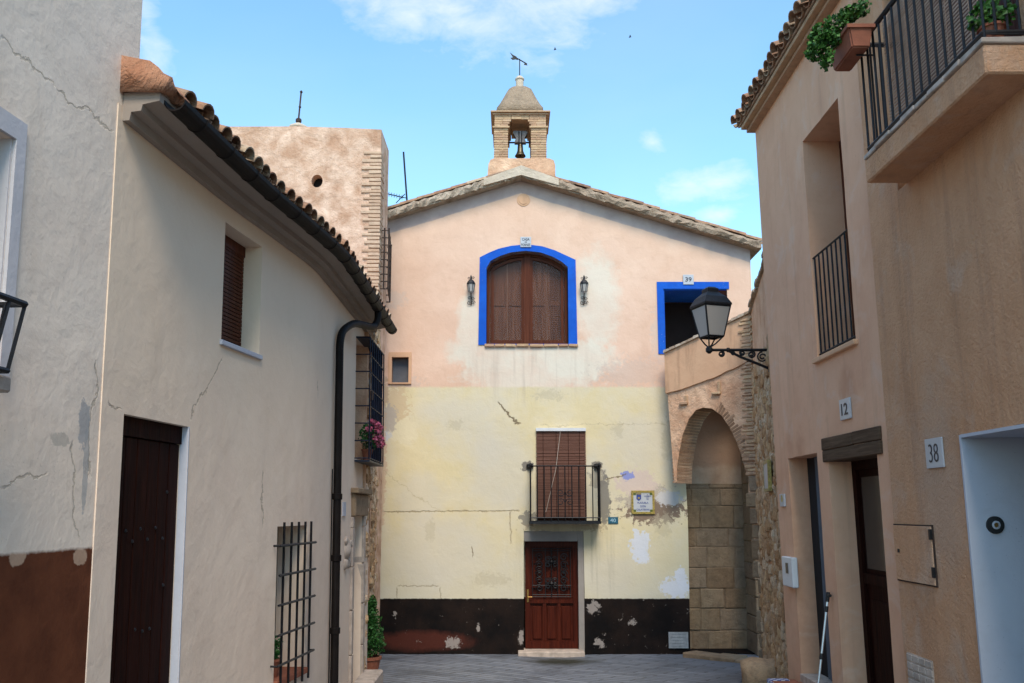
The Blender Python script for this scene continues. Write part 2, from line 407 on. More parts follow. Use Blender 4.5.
dd = gg.mr(zz, zd + .01, zd - .01, 0, 1)
dcol = gg.mix(gg.mr(nz, .35, .65), (.105, .032, .014), (.15, .047, .020))
for a, b in ((80, 557), (18, 556)):
    q = yl(FL1, a, b); dcol = gg.mix(gg.blob(gg.y, gg.z, q[0], q[1], .075, .05, .6, nz=nzf), dcol, (.46, .30, .20))
c = gg.mix(dd, c, dcol); h = gg.m('SUBTRACT', h, gg.m('MULTIPLY', hh, .5))
M_b1 = finish(gg, c, h, .4, .05)
gg, c, h = plaster('cream_white_plaster', (.72, .615, .53), (.78, .69, .60), .16, .5, .9, stain_amt=.18)
nzf = gg.noise(12, 6, .65); nz = gg.noise(3.5, 6, .6); wob = gg.m('MULTIPLY', gg.m('SUBTRACT', nz, .5), .35)
zt = gg.mr(gg.m('ADD', gg.z, gg.m('MULTIPLY', gg.m('SUBTRACT', nz, .5), 1.5)), 2.6, 4.2, 0, .6)
c = gg.mix(zt, c, (.74, .57, .40))
c = gg.mix(gg.mr(gg.m('ADD', gg.z, gg.m('MULTIPLY', nz, .8)), 1.6, .7, 0, .4), c, (.54, .47, .40))
hh = None
for p in ((108, 400, 122, 412), (190, 420, 222, 355), (262, 530, 262, 470), (318, 400, 318, 380)):
    a = yl(BC, p[0], p[1]); b = yl(BC, p[2], p[3])
    k = gg.line(gg.y, gg.z, a[0], a[1], b[0], b[1], .012, wob); c = gg.mix(gg.m('MULTIPLY', k, .6), c, (.32, .26, .19)); hh = k if hh is None else gg.m('MAXIMUM', hh, k)
h = gg.m('SUBTRACT', h, gg.m('MULTIPLY', hh, .4))
M_b2 = finish(gg, c, h, .5, .05)
gg, c, h = plaster('rose_plaster', (.61, .37, .255), (.68, .44, .31), .18, .45, 1.0, stain_amt=.25)
nz = gg.noise(6, 6, .6)
for a, b, ry, rz in ((797, 560, .1, 1.4), (802, 480, .14, .5), (847, 392, .18, .22)):
    q = yl(FR, a, b); c = gg.mix(gg.m('MULTIPLY', gg.blob(gg.y, gg.z, q[0], q[1], ry, rz, .8, nz=nz, soft=.4), .4), c, (.42, .19, .10))
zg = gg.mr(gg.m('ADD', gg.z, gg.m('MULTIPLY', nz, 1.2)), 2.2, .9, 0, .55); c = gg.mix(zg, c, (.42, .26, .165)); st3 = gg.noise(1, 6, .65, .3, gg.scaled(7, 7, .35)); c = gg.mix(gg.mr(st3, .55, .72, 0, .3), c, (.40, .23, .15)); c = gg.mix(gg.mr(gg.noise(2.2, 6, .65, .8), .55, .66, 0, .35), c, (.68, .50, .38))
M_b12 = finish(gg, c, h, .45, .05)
gg, c, h = plaster('ochre_stucco', (.53, .305, .18), (.61, .38, .245), 1.6, .5, 1.2, stain_amt=.3)
q = yl(FR2, 940, 480); c = gg.mix(gg.m('MULTIPLY', gg.blob(gg.y, gg.z, q[0], q[1], .35, .7, .8, scale=5, soft=.4), .45), c, (.46, .34, .26))
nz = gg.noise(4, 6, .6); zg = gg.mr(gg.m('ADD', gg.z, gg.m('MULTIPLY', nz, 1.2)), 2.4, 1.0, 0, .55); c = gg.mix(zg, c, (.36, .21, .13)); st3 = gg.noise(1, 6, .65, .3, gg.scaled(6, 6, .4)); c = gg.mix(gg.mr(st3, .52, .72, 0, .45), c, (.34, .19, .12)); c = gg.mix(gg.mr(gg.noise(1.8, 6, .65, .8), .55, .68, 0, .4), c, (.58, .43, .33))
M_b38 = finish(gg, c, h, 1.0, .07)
gg, c, h = plaster('old_rose_masonry', (.48, .29, .19), (.68, .50, .37), .5, 1.2, 1.8, stain_amt=.4)
M_oldpink = finish(gg, c, h, .9, .07)
gg, c, h = plaster('tower_render', (.42, .27, .19), (.68, .53, .44), .9, 1.2, 3.4, stain=(.6, .5, .42), stain_amt=.5)
M_tower = finish(gg, c, h, .8, .07)
gg, c, h = plaster('parapet_plaster', (.56, .36, .24), (.60, .41, .28), .2, .5, 1.2, stain=(.35, .3, .27), stain_amt=.75)
M_parapet = finish(gg, c, h, .6, .05)
gg, c, h = plaster('grey_mortar', (.42, .37, .31), (.55, .50, .43), .8, 1.0, 3, stain_amt=.5)
M_mortar = finish(gg, c, h, 1.0, .05)
gg, c, h = plaster('pale_blue_paint', (.42, .47, .58), (.47, .52, .62), .3, .4, 1.2, stain_amt=.1)
M_bluewhite = finish(gg, c, h, .6, .04)
gg, c, h = plaster('white_frame_paint', (.52, .54, .60), (.58, .60, .66), .3, .4, 1.2, stain_amt=.1)
M_frame = finish(gg, c, h, .6, .04)
gg, c, h = plaster('grey_limewash', (.22, .22, .23), (.28, .28, .28), .3, .4, 1.5, stain_amt=.3)
M_greyjamb = finish(gg, c, h, .6, .04)
gg, c, h = plaster('blue_paint', (.004, .072, .40), (.007, .10, .50), .25, .4, 2, stain_amt=.1, stain=(.6, .6, .7))
nq = gg.noise(30, 7, .7); c = gg.mix(gg.mr(gg.m('ADD', nq, gg.m('MULTIPLY', gg.noise(3, 4), .5)), .93, .98, 0, .7), c, (.35, .40, .55)); c = gg.mix(gg.mr(gg.noise(5, 6, .65), .5, .75, 0, .5), c, (.012, .07, .36))
M_blue = finish(gg, c, h, .8, .04); gg.b.inputs['Roughness'].default_value = .7
gg, c, h = plaster('soffit_paint', (.62, .56, .50), (.70, .65, .60), .15, .3, 2, stain_amt=.3)
v = gg.n('ShaderNodeTexWave'); gg.put(v.inputs[0], gg.scaled(0, 1, 0)); v.inputs['Scale'].default_value = .55
c = gg.mix(gg.mr(v.outputs['Fac'], .004, .0, 0, .7), c, (.15, .12, .1))
M_soffit = finish(gg, c, h, .4, .03)
def island(name, cols, rough=.9, bs=.6, dist=.02, sc=22, dirt=(.06, .045, .035), dirt_amt=.5):
    gg = mat(name, cols[0], rough, 0, .2); gg.pos()
    rnd = gg.geo.outputs['Random Per Island']; rp = gg.n('ShaderNodeValToRGB'); gg.put(rp.inputs[0], rnd)
    rp.color_ramp.elements[0].color = (*cols[0], 1); rp.color_ramp.elements[1].color = (*cols[-1], 1)
    for i, cc in enumerate(cols[1:-1]):
        e = rp.color_ramp.elements.new((i + 1) / (len(cols) - 1)); e.color = (*cc, 1)
    c = rp.outputs[0]
    c = gg.mix(gg.mr(gg.noise(sc * .4, 6, .65), .45, .75, 0, dirt_amt), c, dirt)
    c = gg.mix(gg.mr(gg.noise(sc * 1.5, 5, .6), .5, .8, 0, .35), c, tuple(min(1, q * 1.5) for q in cols[0]))
    gg.put(gg.b.inputs['Base Color'], c); bump(gg, gg.noise(sc, 7, .65), bs, dist); return gg.m_
M_tile = island('clay_roof_tile', [(.28, .14, .085), (.38, .23, .14), (.33, .17, .10), (.48, .36, .24), (.22, .12, .075)], dirt_amt=.9)
M_brick = island('old_brick', [(.46, .29, .17), (.54, .37, .22), (.40, .23, .14), (.50, .34, .22)], dirt_amt=.35)
M_archbrick = island('dark_arch_brick', [(.30, .18, .11), (.38, .24, .15), (.25, .14, .08)], dirt_amt=.5)
M_towerbrick = island('rose_brick', [(.50, .33, .22), (.56, .40, .28), (.45, .29, .19)], dirt=(.3, .2, .14), dirt_amt=.5)
M_rubble = island('rubble_stone', [(.48, .27, .13), (.60, .40, .22), (.38, .20, .09), (.66, .50, .34), (.50, .31, .17)], bs=.9, dist=.03, sc=26, dirt_amt=.55)
M_ashlar = island('ashlar_block', [(.27, .185, .11), (.33, .235, .15), (.24, .155, .09), (.30, .22, .15)], bs=.8, dist=.03, sc=14, dirt=(.12, .08, .05), dirt_amt=.7)
M_capstone = island('lichen_mortar', [(.30, .21, .14), (.34, .25, .17)], bs=1.0, dist=.05, sc=14, dirt=(.14, .11, .08), dirt_amt=.6)
M_verge = island('verge_mortar', [(.40, .32, .24), (.48, .39, .30), (.30, .20, .13)], bs=1.0, dist=.06, sc=12, dirt=(.13, .085, .05), dirt_amt=.9)
def wood(name, c1, c2, rough=.45, axis='z', sc=26, spec=.07):
    gg = mat(name, c1, rough, 0, spec); gg.pos()
    vec = gg.scaled(*((sc, sc, 1.6) if axis == 'z' else ((1.6, 1.6, sc) if axis == 'h' else (1.6, sc, sc))))
    f = gg.noise(1, 6, .6, .8, vec); c = gg.mix(gg.mr(f, .35, .7), c1, c2)
    gg.put(gg.b.inputs['Base Color'], c); bump(gg, f, .35, .01); return gg.m_
M_darkwood = wood('dark_oiled_wood', (.010, .0028, .002), (.028, .006, .003), .6)
M_darkwood.node_tree.nodes['Principled BSDF'].inputs['Specular IOR Level'].default_value = .06
M_redwood = wood('red_varnished_wood', (.036, .007, .004), (.080, .015, .007), .4)
M_brownwood = wood('brown_window_wood', (.07, .020, .010), (.12, .036, .017), .4)
M_shutter = wood('shutter_wood', (.085, .034, .018), (.16, .066, .036), .55)
M_beam = wood('weathered_beam', (.07, .042, .026), (.14, .09, .058), .85, 'h', 30)
M_blind = wood('blind_slats', (.13, .062, .045), (.19, .095, .068), .6, 'h', 40)
M_blind2 = wood('wicker_blind', (.34, .22, .16), (.52, .38, .29), .6, 'h', 60)
M_iron = simple('black_iron', (.012, .012, .014), .5, .3, .4, 20, .3)
M_ironblue = simple('blue_black_iron', (.010, .014, .030), .5, .3, .4, 20, .3)
M_rust = simple('rusty_iron', (.05, .03, .022), .8, .2, .5, 20, .4)
M_gutter = simple('brown_black_gutter', (.009, .006, .005), .6, 0, .4, 8, .1, .15)
M_gray = simple('grey_metal', (.22, .23, .25), .5, .6, .2)
M_grayplate = simple('grey_plate', (.26, .27, .28), .7, 0, .25, 12)
M_white = simple('white_tile', (.42, .43, .45), .35, 0, .06, 5, .05, .5)
M_whitepl = simple('white_plastic', (.60, .60, .60), .4, 0, .08, 5, 0)
M_ink = simple('black_ink', (.02, .02, .03), .5, 0, .1, 5, 0)
M_inkblue = simple('blue_ink', (.03, .05, .22), .5, 0, .1, 5, 0)
M_yellow = simple('yellow_glaze', (.30, .22, .05), .3, 0, .6, 30, 0, .6)
M_green = simple('green_glaze', (.08, .10, .02), .3, 0, .4, 30, 0, .6)
M_teal = simple('teal_glaze', (.01, .085, .13), .3, 0, .5, 40, 0, .6)
M_pale = simple('pale_blue_glaze', (.28, .42, .50), .3, 0, .2, 40, 0, .6)
M_bronze = simple('bell_bronze', (.10, .08, .05), .4, .8, .4, 12, .2)
M_greywood = simple('grey_yoke_wood', (.14, .13, .13), .8, 0, .4, 20, .4)
M_terra = simple('terracotta', (.26, .085, .045), .8, 0, .2, 8, .3)
M_brass = simple('brass', (.25, .14, .04), .45, .7, .1)
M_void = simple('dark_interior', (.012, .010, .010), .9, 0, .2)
M_curtain = simple('curtain_cloth', (.10, .105, .12), .9, 0, .15, 5)
M_white_cloth = simple('grey_inner_wall', (.32, .33, .35), .9, 0, .1, 5)
M_step = simple('pale_stone_step', (.42, .34, .28), .85, 0, .3, 8, .4)
M_rubber = simple('black_rubber', (.015, .015, .015), .6, 0, .2)
M_alu = simple('brushed_aluminium', (.55, .56, .58), .35, .85, .1)
M_leadglass = mat('frosted_glass', (.36, .33, .30), .35, 0, .5).m_
gg = mat('window_glass', (.05, .04, .035), .04, 0, .8); M_glass = gg.m_
tr = gg.n('ShaderNodeBsdfTransparent'); gl = gg.n('ShaderNodeBsdfGlossy'); gl.inputs['Roughness'].default_value = .12; fr_ = gg.n('ShaderNodeFresnel'); fr_.inputs[0].default_value = 1.16
bu = gg.n('ShaderNodeBump'); gg.put(bu.inputs['Height'], gg.noise(3, 2)); bu.inputs['Strength'].default_value = .06; bu.inputs['Distance'].default_value = .05
ms = gg.n('ShaderNodeMixShader'); gg.put(ms.inputs[0], fr_.outputs[0]); gg.nt.links.new(tr.outputs[0], ms.inputs[1]); gg.nt.links.new(gl.outputs[0], ms.inputs[2])
gg.nt.links.new(ms.outputs[0], gg.nt.nodes['Material Output'].inputs['Surface'])
gg = mat('pane_glass', (.012, .012, .014), .15, 0, .4); M_pane = gg.m_
def leafmat(name, a, b):
    gg = mat(name, a, .55, 0, .3); gg.pos(); gg.put(gg.b.inputs['Base Color'], gg.mix(gg.geo.outputs['Random Per Island'], a, b)); 
    gg.b.inputs['Subsurface Weight'].default_value = 0; return gg.m_
M_leaf = leafmat('geranium_leaf', (.014, .055, .008), (.06, .17, .022))
M_leaf2 = leafmat('dark_leaf', (.012, .05, .010), (.03, .11, .02))
M_bush = leafmat('bush_leaf', (.012, .055, .008), (.035, .13, .02))
M_pink = leafmat('pink_petal', (.35, .05, .10), (.55, .16, .24))
M_stem = simple('green_stem', (.05, .07, .02), .8)
# street paving
gg = mat('slate_paving', (.1, .11, .13), .55, 0, .4); gg.pos()
mp = gg.n('ShaderNodeMapping'); gg.put(mp.inputs[0], gg.pos()); mp.inputs['Rotation'].default_value = (0, 0, R(38))
br = gg.n('ShaderNodeTexBrick'); gg.put(br.inputs[0], mp.outputs[0]); br.inputs['Scale'].default_value = 1
br.inputs['Brick Width'].default_value = .9; br.inputs['Row Height'].default_value = .17; br.inputs['Mortar Size'].default_value = .014; br.inputs['Mortar Smooth'].default_value = .3
br.inputs[1].default_value = (.13, .145, .175, 1); br.inputs[2].default_value = (.20, .215, .245, 1); br.inputs[3].default_value = (.03, .03, .033, 1)
c = br.outputs[0]
c = gg.mix(gg.mr(gg.noise(.9, 6, .65, .5), .50, .72, 0, .75), c, (.045, .048, .056))
c = gg.mix(gg.mr(gg.noise(18, 6, .65), .60, .72, 0, .5), c, (.26, .24, .22))
c = gg.mix(gg.blob(gg.x, gg.y, .9, 16.6, .55, .5, .8, 3, .5), c, (.025, .028, .02))
gg.put(gg.b.inputs['Base Color'], c); bump(gg, gg.m('ADD', gg.m('MULTIPLY', br.outputs['Fac'], -.5), gg.noise(10, 6, .6)), .5, .02)
M_pave = gg.m_
gg = mat('earth', (.16, .12, .08), .95, 0, .1); gg.pos(); gg.put(gg.b.inputs['Base Color'], gg.mix(gg.noise(.3, 8, .6), (.10, .10, .05), (.22, .17, .11))); M_earth = gg.m_

# ------------------------------------------------------------------ ground
SL = .05
def gz(y): return max(0, SL * (17.2 - y)) if y > -30 else SL * 47.2
bm = NB(); ys = [-600, -30, -10, 0, 5, 10, 14, 17.2, 20, 40, 1500]; rows = []
for yv in ys: rows.append([bm.verts.new((xv, yv, gz(yv) - .05)) for xv in (-1500, -60, -10, 0, 10, 60, 1500)])
for a, b in zip(rows, rows[1:]):
    for k in range(6): bm.faces.new((a[k], a[k + 1], b[k + 1], b[k]))
struct('ground', bm, M_earth)
bm = NB(); rows = []
for i in range(60):
    yv = -20 + i * 38.5 / 59; row = []
    for k in range(24):
        xv = -3.6 + k * 9.6 / 23; row.append(bm.verts.new((xv, yv, gz(yv) - .025 * math.exp(-((xv - .9) / .5) ** 2) + random.uniform(-.002, .002))))
    rows.append(row)
for a, b in zip(rows, rows[1:]):
    for k in range(23): bm.faces.new((a[k], a[k + 1], b[k + 1], b[k]))
struct('street', bm, M_pave, True)

# ------------------------------------------------------------------ roof tiles
def tile(bm, base, up, side, L, r0, r1, up_n, convex=True, th=.014):
    """a barrel tile: base is the centre of its lower end, up runs along the slope"""
    n = 7; sg = 1 if convex else -1; rings = []
    for off, r in ((0, r0), (L, r1)):
        for rr in (r, r - th):
            rings.append([bm.verts.new(base + up * off + side * (math.cos(math.pi * k / n) * rr) + up_n * (sg * math.sin(math.pi * k / n) * rr * .85)) for k in range(n + 1)])
    o0, i0, o1, i1 = rings
    for k in range(n):
        bm.faces.new((o0[k], o0[k + 1], o1[k + 1], o1[k])); bm.faces.new((i0[k], i1[k], i1[k + 1], i0[k + 1]))
        bm.faces.new((o0[k], i0[k], i0[k + 1], o0[k + 1])); bm.faces.new((o1[k], o1[k + 1], i1[k + 1], i1[k]))
    for k in (0, n): bm.faces.new((o0[k], o1[k], i1[k], i0[k]))
def tile_field(bm, pts, up_dirs, sides, nrm, rows, pitch=.36, r=.095):
    for i, (p, u, s_, nn) in enumerate(zip(pts, up_dirs, sides, nrm)):
        for k in range(rows):
            j = Vector((random.uniform(-.008, .008), random.uniform(-.008, .008), random.uniform(-.008, .008)))
            uu = (u + s_ * random.uniform(-.04, .04)).normalized()
            tile(bm, p + u * (pitch * k) + nn * (.03) + j + u * random.uniform(-.03, .02), uu, s_, pitch + .09, r, r * .82, nn)
            tile(bm, p + s_ * .105 + u * (pitch * k + .03) + nn * .045 + j, u, s_, pitch + .09, r * .9, r * .75, nn, False)

# ------------------------------------------------------------------ the gabled house
house = thing('gabled_house', 'gabled house ending the street, pink above, cream below, with black base and blue arched window', 'house', (0, 17.5, 0))
aw = [(486, 268), (490, 261), (500, 256), (511, 252.5), (526, 251), (541, 252.5), (554, 257), (563, 262), (569, 267)]
win_in = [(FX(486), FZ(344)), (FX(569), FZ(344))] + [(FX(a), FZ(b)) for a, b in aw[::-1]]
win_in_s = [(FX(478), FZ(345)), (FX(578), FZ(345))] + [(FX(a), FZ(b)) for a, b in ((577, 260), (567, 255.5), (556, 250.5), (543, 246.5), (527, 244.5), (511, 246), (498, 249), (488, 253), (479, 257.5))]
fd_s0, fd_s1, fd_z1 = FX(523.5), FX(582), FZ(531)
holes = [(win_in, .30),
         (rect(FX(666), FX(731), FZ(354), FZ(289)), 1.2),
         (wob_rect(FX(391), FX(408.5), FZ(383), FZ(357), .006), .22),
         (wob_rect(FX(536.5), FX(584.5), FZ(521), FZ(431), .008), .2),
         (wob_rect(fd_s0, fd_s1, .03, fd_z1, .01), .32),
         ([(FX(690.5, 655), .02), (4.60, .02), (4.60, FZ(400, 700)), (FX(674), FZ(400, 700)), (FX(674), FZ(481.5)), (FX(683.5), FZ(481.5)), (FX(684.5), FZ(520))], .75)]
XL, XRt = FX(378), FX(750, 250)
oz = lambda X: PKZ + (X - PKX) * sl if X < PKX else PKZ - (X - PKX) * sr
outl = [(XL - .35, -.3), (XRt, -.3), (XRt, oz(XRt)), (PKX, PKZ), (XL - .35, oz(XL - .35))]
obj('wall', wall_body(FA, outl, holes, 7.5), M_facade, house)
# small plaster surround of the left window
bm = NB(); band(bm, FA, rect(FX(388), FX(411), FZ(384), FZ(352.5)), rect(FX(391.3), FX(408.2), FZ(382.7), FZ(357.3)), -.02, .035)
w0 = obj('window', bm, M_parapet, house, 'small square window with a plain pink frame')
bm = NB(); fbox(bm, FA, FX(391.6), FX(408), FZ(382.5), FZ(357.5), -.15, -.13); obj('pane', bm, M_curtain, w0)
# arched window
bm = NB(); band(bm, FA, win_in_s, win_in, -.29, .018); ws = obj('window_surround', bm, M_blue, house, 'bright blue painted surround of the arched window')
bm = NB(); M2 = []
cx = FX(527.5)
def inset(pts, d):
    cxx = sum(p[0] for p in pts) / len(pts); out = []
    n = len(pts)
    for i in range(n):
        a, b, c_ = Vector(pts[i - 1]), Vector(pts[i]), Vector(pts[(i + 1) % n])
        n1 = Vector((-(b - a).y, (b - a).x)).normalized(); n2 = Vector((-(c_ - b).y, (c_ - b).x)).normalized()
        m = (n1 + n2).normalized(); out.append(tuple(b + m * (d / max(.4, m.dot(n1)))))
    return out
i1 = inset(win_in, .055)
band(bm, FA, inset(win_in, .002), i1, -.27, -.19)
fbox(bm, FA, cx - .06, cx + .06, FZ(342), FZ(254), -.262, -.175)
aw_ = obj('arched_window', bm, M_brownwood, house)
zb = FZ(341)
for (a, b) in ((FX(490.5), cx - .062), (cx + .062, FX(565))):
    # sash frame with a curved head
    def head(xq):
        t = (xq - FX(486)) / (FX(569) - FX(486)); return FZ(268 - 17 * (1 - (2 * t - 1) ** 2) ** .8) - .07
    N = 8; out = [(a, zb), (b, zb)] + [(b + (a - b) * k / N, head(b + (a - b) * k / N)) for k in range(N + 1)]
    bm = NB(); band(bm, FA, out, inset(out, .055), -.25, -.205); sa = obj('sash', bm, M_brownwood, aw_)
bm = NB(); fpoly(bm, FA, inset(win_in, .03), -.24, -.228); obj('glass', bm, M_glass, aw_)
xs = [FX(487), FX(507), cx, FX(548), FX(568)]
for k in range(4):
    a, b = xs[k] + .002, xs[k + 1] - .002; bm = NB()
    fbox(bm, FA, a, b, zb, FZ(253), -.296, -.285)
    for z0, z1 in ((zb, zb + .09), (FZ(303), FZ(298)), (FZ(258), FZ(253))): fbox(bm, FA, a + .003, b - .003, z0 + .002, z1, -.284, -.268)
    for q0, q1 in ((a + .002, a + .06), (b - .06, b - .002)): fbox(bm, FA, q0, q1, zb + .003, FZ(253.2), -.2845, -.27)
    if k == 3:
        for q in range(36): fbox(bm, FA, a + .065, b - .065, zb + .1 + q * .042, zb + .125 + q * .042, -.284, -.275)
    obj('shutter_panel', bm, M_shutter, aw_)
bm = NB(); q = FX(484.5)
while q < FX(579) - .1:
    w_ = random.uniform(.2, .3); e = min(q + w_, FX(579)); fbox(bm, FA, q, e - .012, FZ(347), FZ(344.3), -.15, .05, .006, .004); q = e
obj('sill', bm, M_brick, house, 'thin brick sill below the arched window')
# blue doorway opening
x0, x1, x2 = FX(659.5), FX(666), FX(731); zt0, zt1, zbt = FZ(282), FZ(289), FZ(354)
bm = NB(); fpoly(bm, FA, [(x0, zbt), (x1, zbt), (x1, zt1), (FX(733), zt1), (FX(733), zt0), (x0, zt0)], -.005, .018)
fbox(bm, FA, x1 - .001, x1 + .02, zbt, zt1 - .004, -.35, -.006); fbox(bm, FA, x1 + .021, x2 - .01, zt1 - .02, zt1 + .001, -1.09, -.006)
obj('doorway_surround', bm, M_blue, house, 'blue painted edge of the dark terrace doorway')
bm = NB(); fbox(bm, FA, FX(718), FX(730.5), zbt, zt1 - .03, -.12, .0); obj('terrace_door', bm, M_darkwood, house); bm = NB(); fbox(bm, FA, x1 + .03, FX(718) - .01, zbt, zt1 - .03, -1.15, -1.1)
obj('room_shade_panel', bm, M_void, house)  # flat dark panel stands in for the unlit room behind the doorway
# front door
D0, D1, Z1 = FX(525.5, 600), FX(578.5, 600), FZ(541.5)
bm = NB(); zb_ = .08; T = -.24
band(bm, FA, rect(D0, D1, zb_, Z1), rect(D0 + .09, D1 - .09, zb_ + .13, Z1 - .10), T, T + .09)
fbox(bm, FA, D0 + .085, D1 - .085, zb_ + .12, Z1 - .09, T, T + .035)
zm = FZ(604, 552); fbox(bm, FA, D0 + .09, D1 - .09, zm, zm + .075, T + .034, T + .085)
w3 = (D1 - D0 - .18) / 3
for k in range(3):
    a = D0 + .09 + k * w3; fbox(bm, FA, a + .05, a + w3 - .05, zb_ + .17, zm - .06, T + .03, T + .055, .01)
for k in (1, 2): fbox(bm, FA, D0 + .09 + k * w3 - .03, D0 + .09 + k * w3 + .03, zb_ + .13, zm, T + .034, T + .08)
for k in (1, 2): fbox(bm, FA, D0 + .09 + k * w3 - .02, D0 + .09 + k * w3 + .02, zm + .075, Z1 - .1, T + .034, T + .07)
for zz in (zm + .28, Z1 - .42): fbox(bm, FA, D0 + .12, D1 - .12, zz, zz + .05, T + .03, T + .065)
fdoor = obj('front_door', bm, M_redwood, house, 'red-brown wooden front door with wrought iron scrolls')
bm = NB()
def scroll(bm, fr, s, z, r, t, turns=1.3, a0=0, sg=1, rad=.008, n=18):
    pts = [fr.pt(s + math.cos(a0 + sg * 2 * math.pi * turns * k / n) * r * (1 - .75 * k / n), z + math.sin(a0 + sg * 2 * math.pi * turns * k / n) * r * (1 - .75 * k / n), t) for k in range(n + 1)]
    tube(bm, pts, rad, 5)
cxd = (D0 + D1) / 2; top = Z1 - .14; bot = zm + .12; tt = T + .11
for zz in (bot, bot + .04, top, top - .04, (bot + top) / 2 - .24, ): tube(bm, [FA.pt(D0 + .13, zz, tt), FA.pt(D1 - .13, zz, tt)], .008, 5)
for xx in (D0 + .14, D1 - .14, cxd - .12, cxd + .12): tube(bm, [FA.pt(xx, bot, tt), FA.pt(xx, top, tt)], .007, 5)
for sx in (-1, 1):
    for zz in (top - .16, top - .3, bot + .16, bot + .3, (top + bot) / 2 + .05, (top + bot) / 2 - .03):
        scroll(bm, FA, cxd + sx * .235, zz, .075, tt, 1.4, 0 if sx > 0 else math.pi, sx, .011)
    for zz in (top - .2, bot + .2, top - .3, bot + .3): scroll(bm, FA, cxd + sx * .065, zz, .06, tt, 1.4, math.pi if sx > 0 else 0, -sx, .012)
tube(bm, [FA.pt(cxd, bot, tt), FA.pt(cxd, top, tt)], .012, 6)
for zz in (top - .25, bot + .25): lathe(bm, FA.pt(cxd, zz - .05, tt), [(.005, 0), (.05, .05), (.005, .1)], 8)
obj('door_grille', bm, M_iron, fdoor)
bm = NB(); fbox(bm, FA, D0 + .03, D0 + .065, zm + .02, zm + .26, T + .09, T + .1); tube(bm, [FA.pt(D0 + .048, zm + .12, T + .1), FA.pt(D0 + .048, zm + .12, T + .15), FA.pt(D0 + .13, zm + .12, T + .15)], .01, 6)
obj('handle', bm, M_brass, fdoor)
bm = NB(); fbox(bm, FA, D1 + .003, fd_s1 + .0, .03, fd_z1 - .0, -.30, -.02); obj('door_jamb', bm, M_greyjamb, house); bm = NB(); fbox(bm, FA, fd_s0, D1, Z1 + .003, fd_z1, -.30, -.02)
obj('door_head', bm, M_greyjamb, house)
bm = NB(); fbox(bm, FA, FX(518, 650), FX(584, 650), -.1, .075, -.31, .22, .012); obj('doorstep', bm, M_step, house)
# balcony door with blind
bm = NB(); b0, b1 = FX(536.5), FX(584.5); fbox(bm, FA, b0 + .01, b1 - .01, FZ(521), FZ(431), -.19, -.13)
bd_ = obj('balcony_door', bm, M_brownwood, house)
bm = NB(); zt_ = FZ(429.5); zb2 = FZ(518); n = 62
for k in range(n):
    zz = zt_ - (k + 1) * (zt_ - zb2) / n; tl = random.uniform(-.003, .003)
    fbox(bm, FA, b0 - .01, b1 + .01, zz + tl, zz + (zt_ - zb2) / n * .72 + tl, .02 + .05 * (k / n), .034 + .05 * (k / n))
bl = obj('roller_blind', bm, M_blind, house, 'brown slatted roller blind hanging over the balcony door')
bm = NB(); fbox(bm, FA, b0 - .015, b1 + .015, FZ(431.3), FZ(428.2), .0, .075); obj('blind_rail', bm, M_whitepl, bl)
bm = NB(); tube(bm, [FA.pt(FX(560), FZ(431), .085), FA.pt(FX(555), FZ(470), .11), FA.pt(FX(545), FZ(512), .13)], .005, 5); obj('blind_cord', bm, M_step, bl); bm = NB()
for q in (.13, .4, .65, .88): tube(bm, [FA.pt(b0 + (b1 - b0) * q, zt_, .036), FA.pt(b0 + (b1 - b0) * q, zb2, .086)], .004, 4)
obj('ladder_tape', bm, M_darkwood, bl)
# iron balcony of the front house
FO = .42
p0 = FA.px(530.5, 520, FO)[0]; p1 = FA.px(600, 520, FO)[0]; zr = FA.px(560, 466, FO)[1]; zf = FA.px(560, 521.5, FO)[1]
bm = NB(); fbox(bm, FA, p0 - .02, p1 + .02, zf - .045, zf, -.02, FO + .03); 
for q in range(5): fbox(bm, FA, p0, p1, zf + .001 , zf + .012, .03 + q * .075, .085 + q * .075)
bal = obj('balcony', bm, M_iron, house, 'small black iron balcony above the front door')
bm = NB()
for zz in (zr, zr - .0): tube(bm, [FA.pt(p0, zz, 0), FA.pt(p0, zz, FO), FA.pt(p1, zz, FO), FA.pt(p1, zz, 0)], .015, 6)
tube(bm, [FA.pt(p0, zf + .07, .02), FA.pt(p0, zf + .07, FO), FA.pt(p1, zf + .07, FO), FA.pt(p1, zf + .07, .02)], .011, 6)
for k in range(11):
    a = p0 + (p1 - p0) * k / 10; sqbar(bm, FA.pt(a, zf, FO), FA.pt(a, zr, FO), .015 if k not in (0, 10) else .022)
for k in (1, 2, 3):
    for a in (p0, p1): sqbar(bm, FA.pt(a, zf, FO * k / 4), FA.pt(a, zr, FO * k / 4), .014)
for a in (p0, p1): lathe(bm, FA.pt(a, zr, FO), [(.01, -.02), (.035, .01), (.035, .03), (.008, .06)], 8); lathe(bm, FA.pt(a, zr - .03, .02), [(.02, 0), (.075, .03), (.07, .08), (.02, .1)], 8)
cxb = (p0 + p1) / 2 + .0
for sx in (-1, 1):
    for sz in (-1, 1): scroll(bm, FA, cxb + sx * .085, (zf + zr) / 2 + sz * .09 - .07, .075, FO, 1.4, 0 if sx < 0 else math.pi, sx * sz, .008)
obj('railing', bm, M_iron, bal)
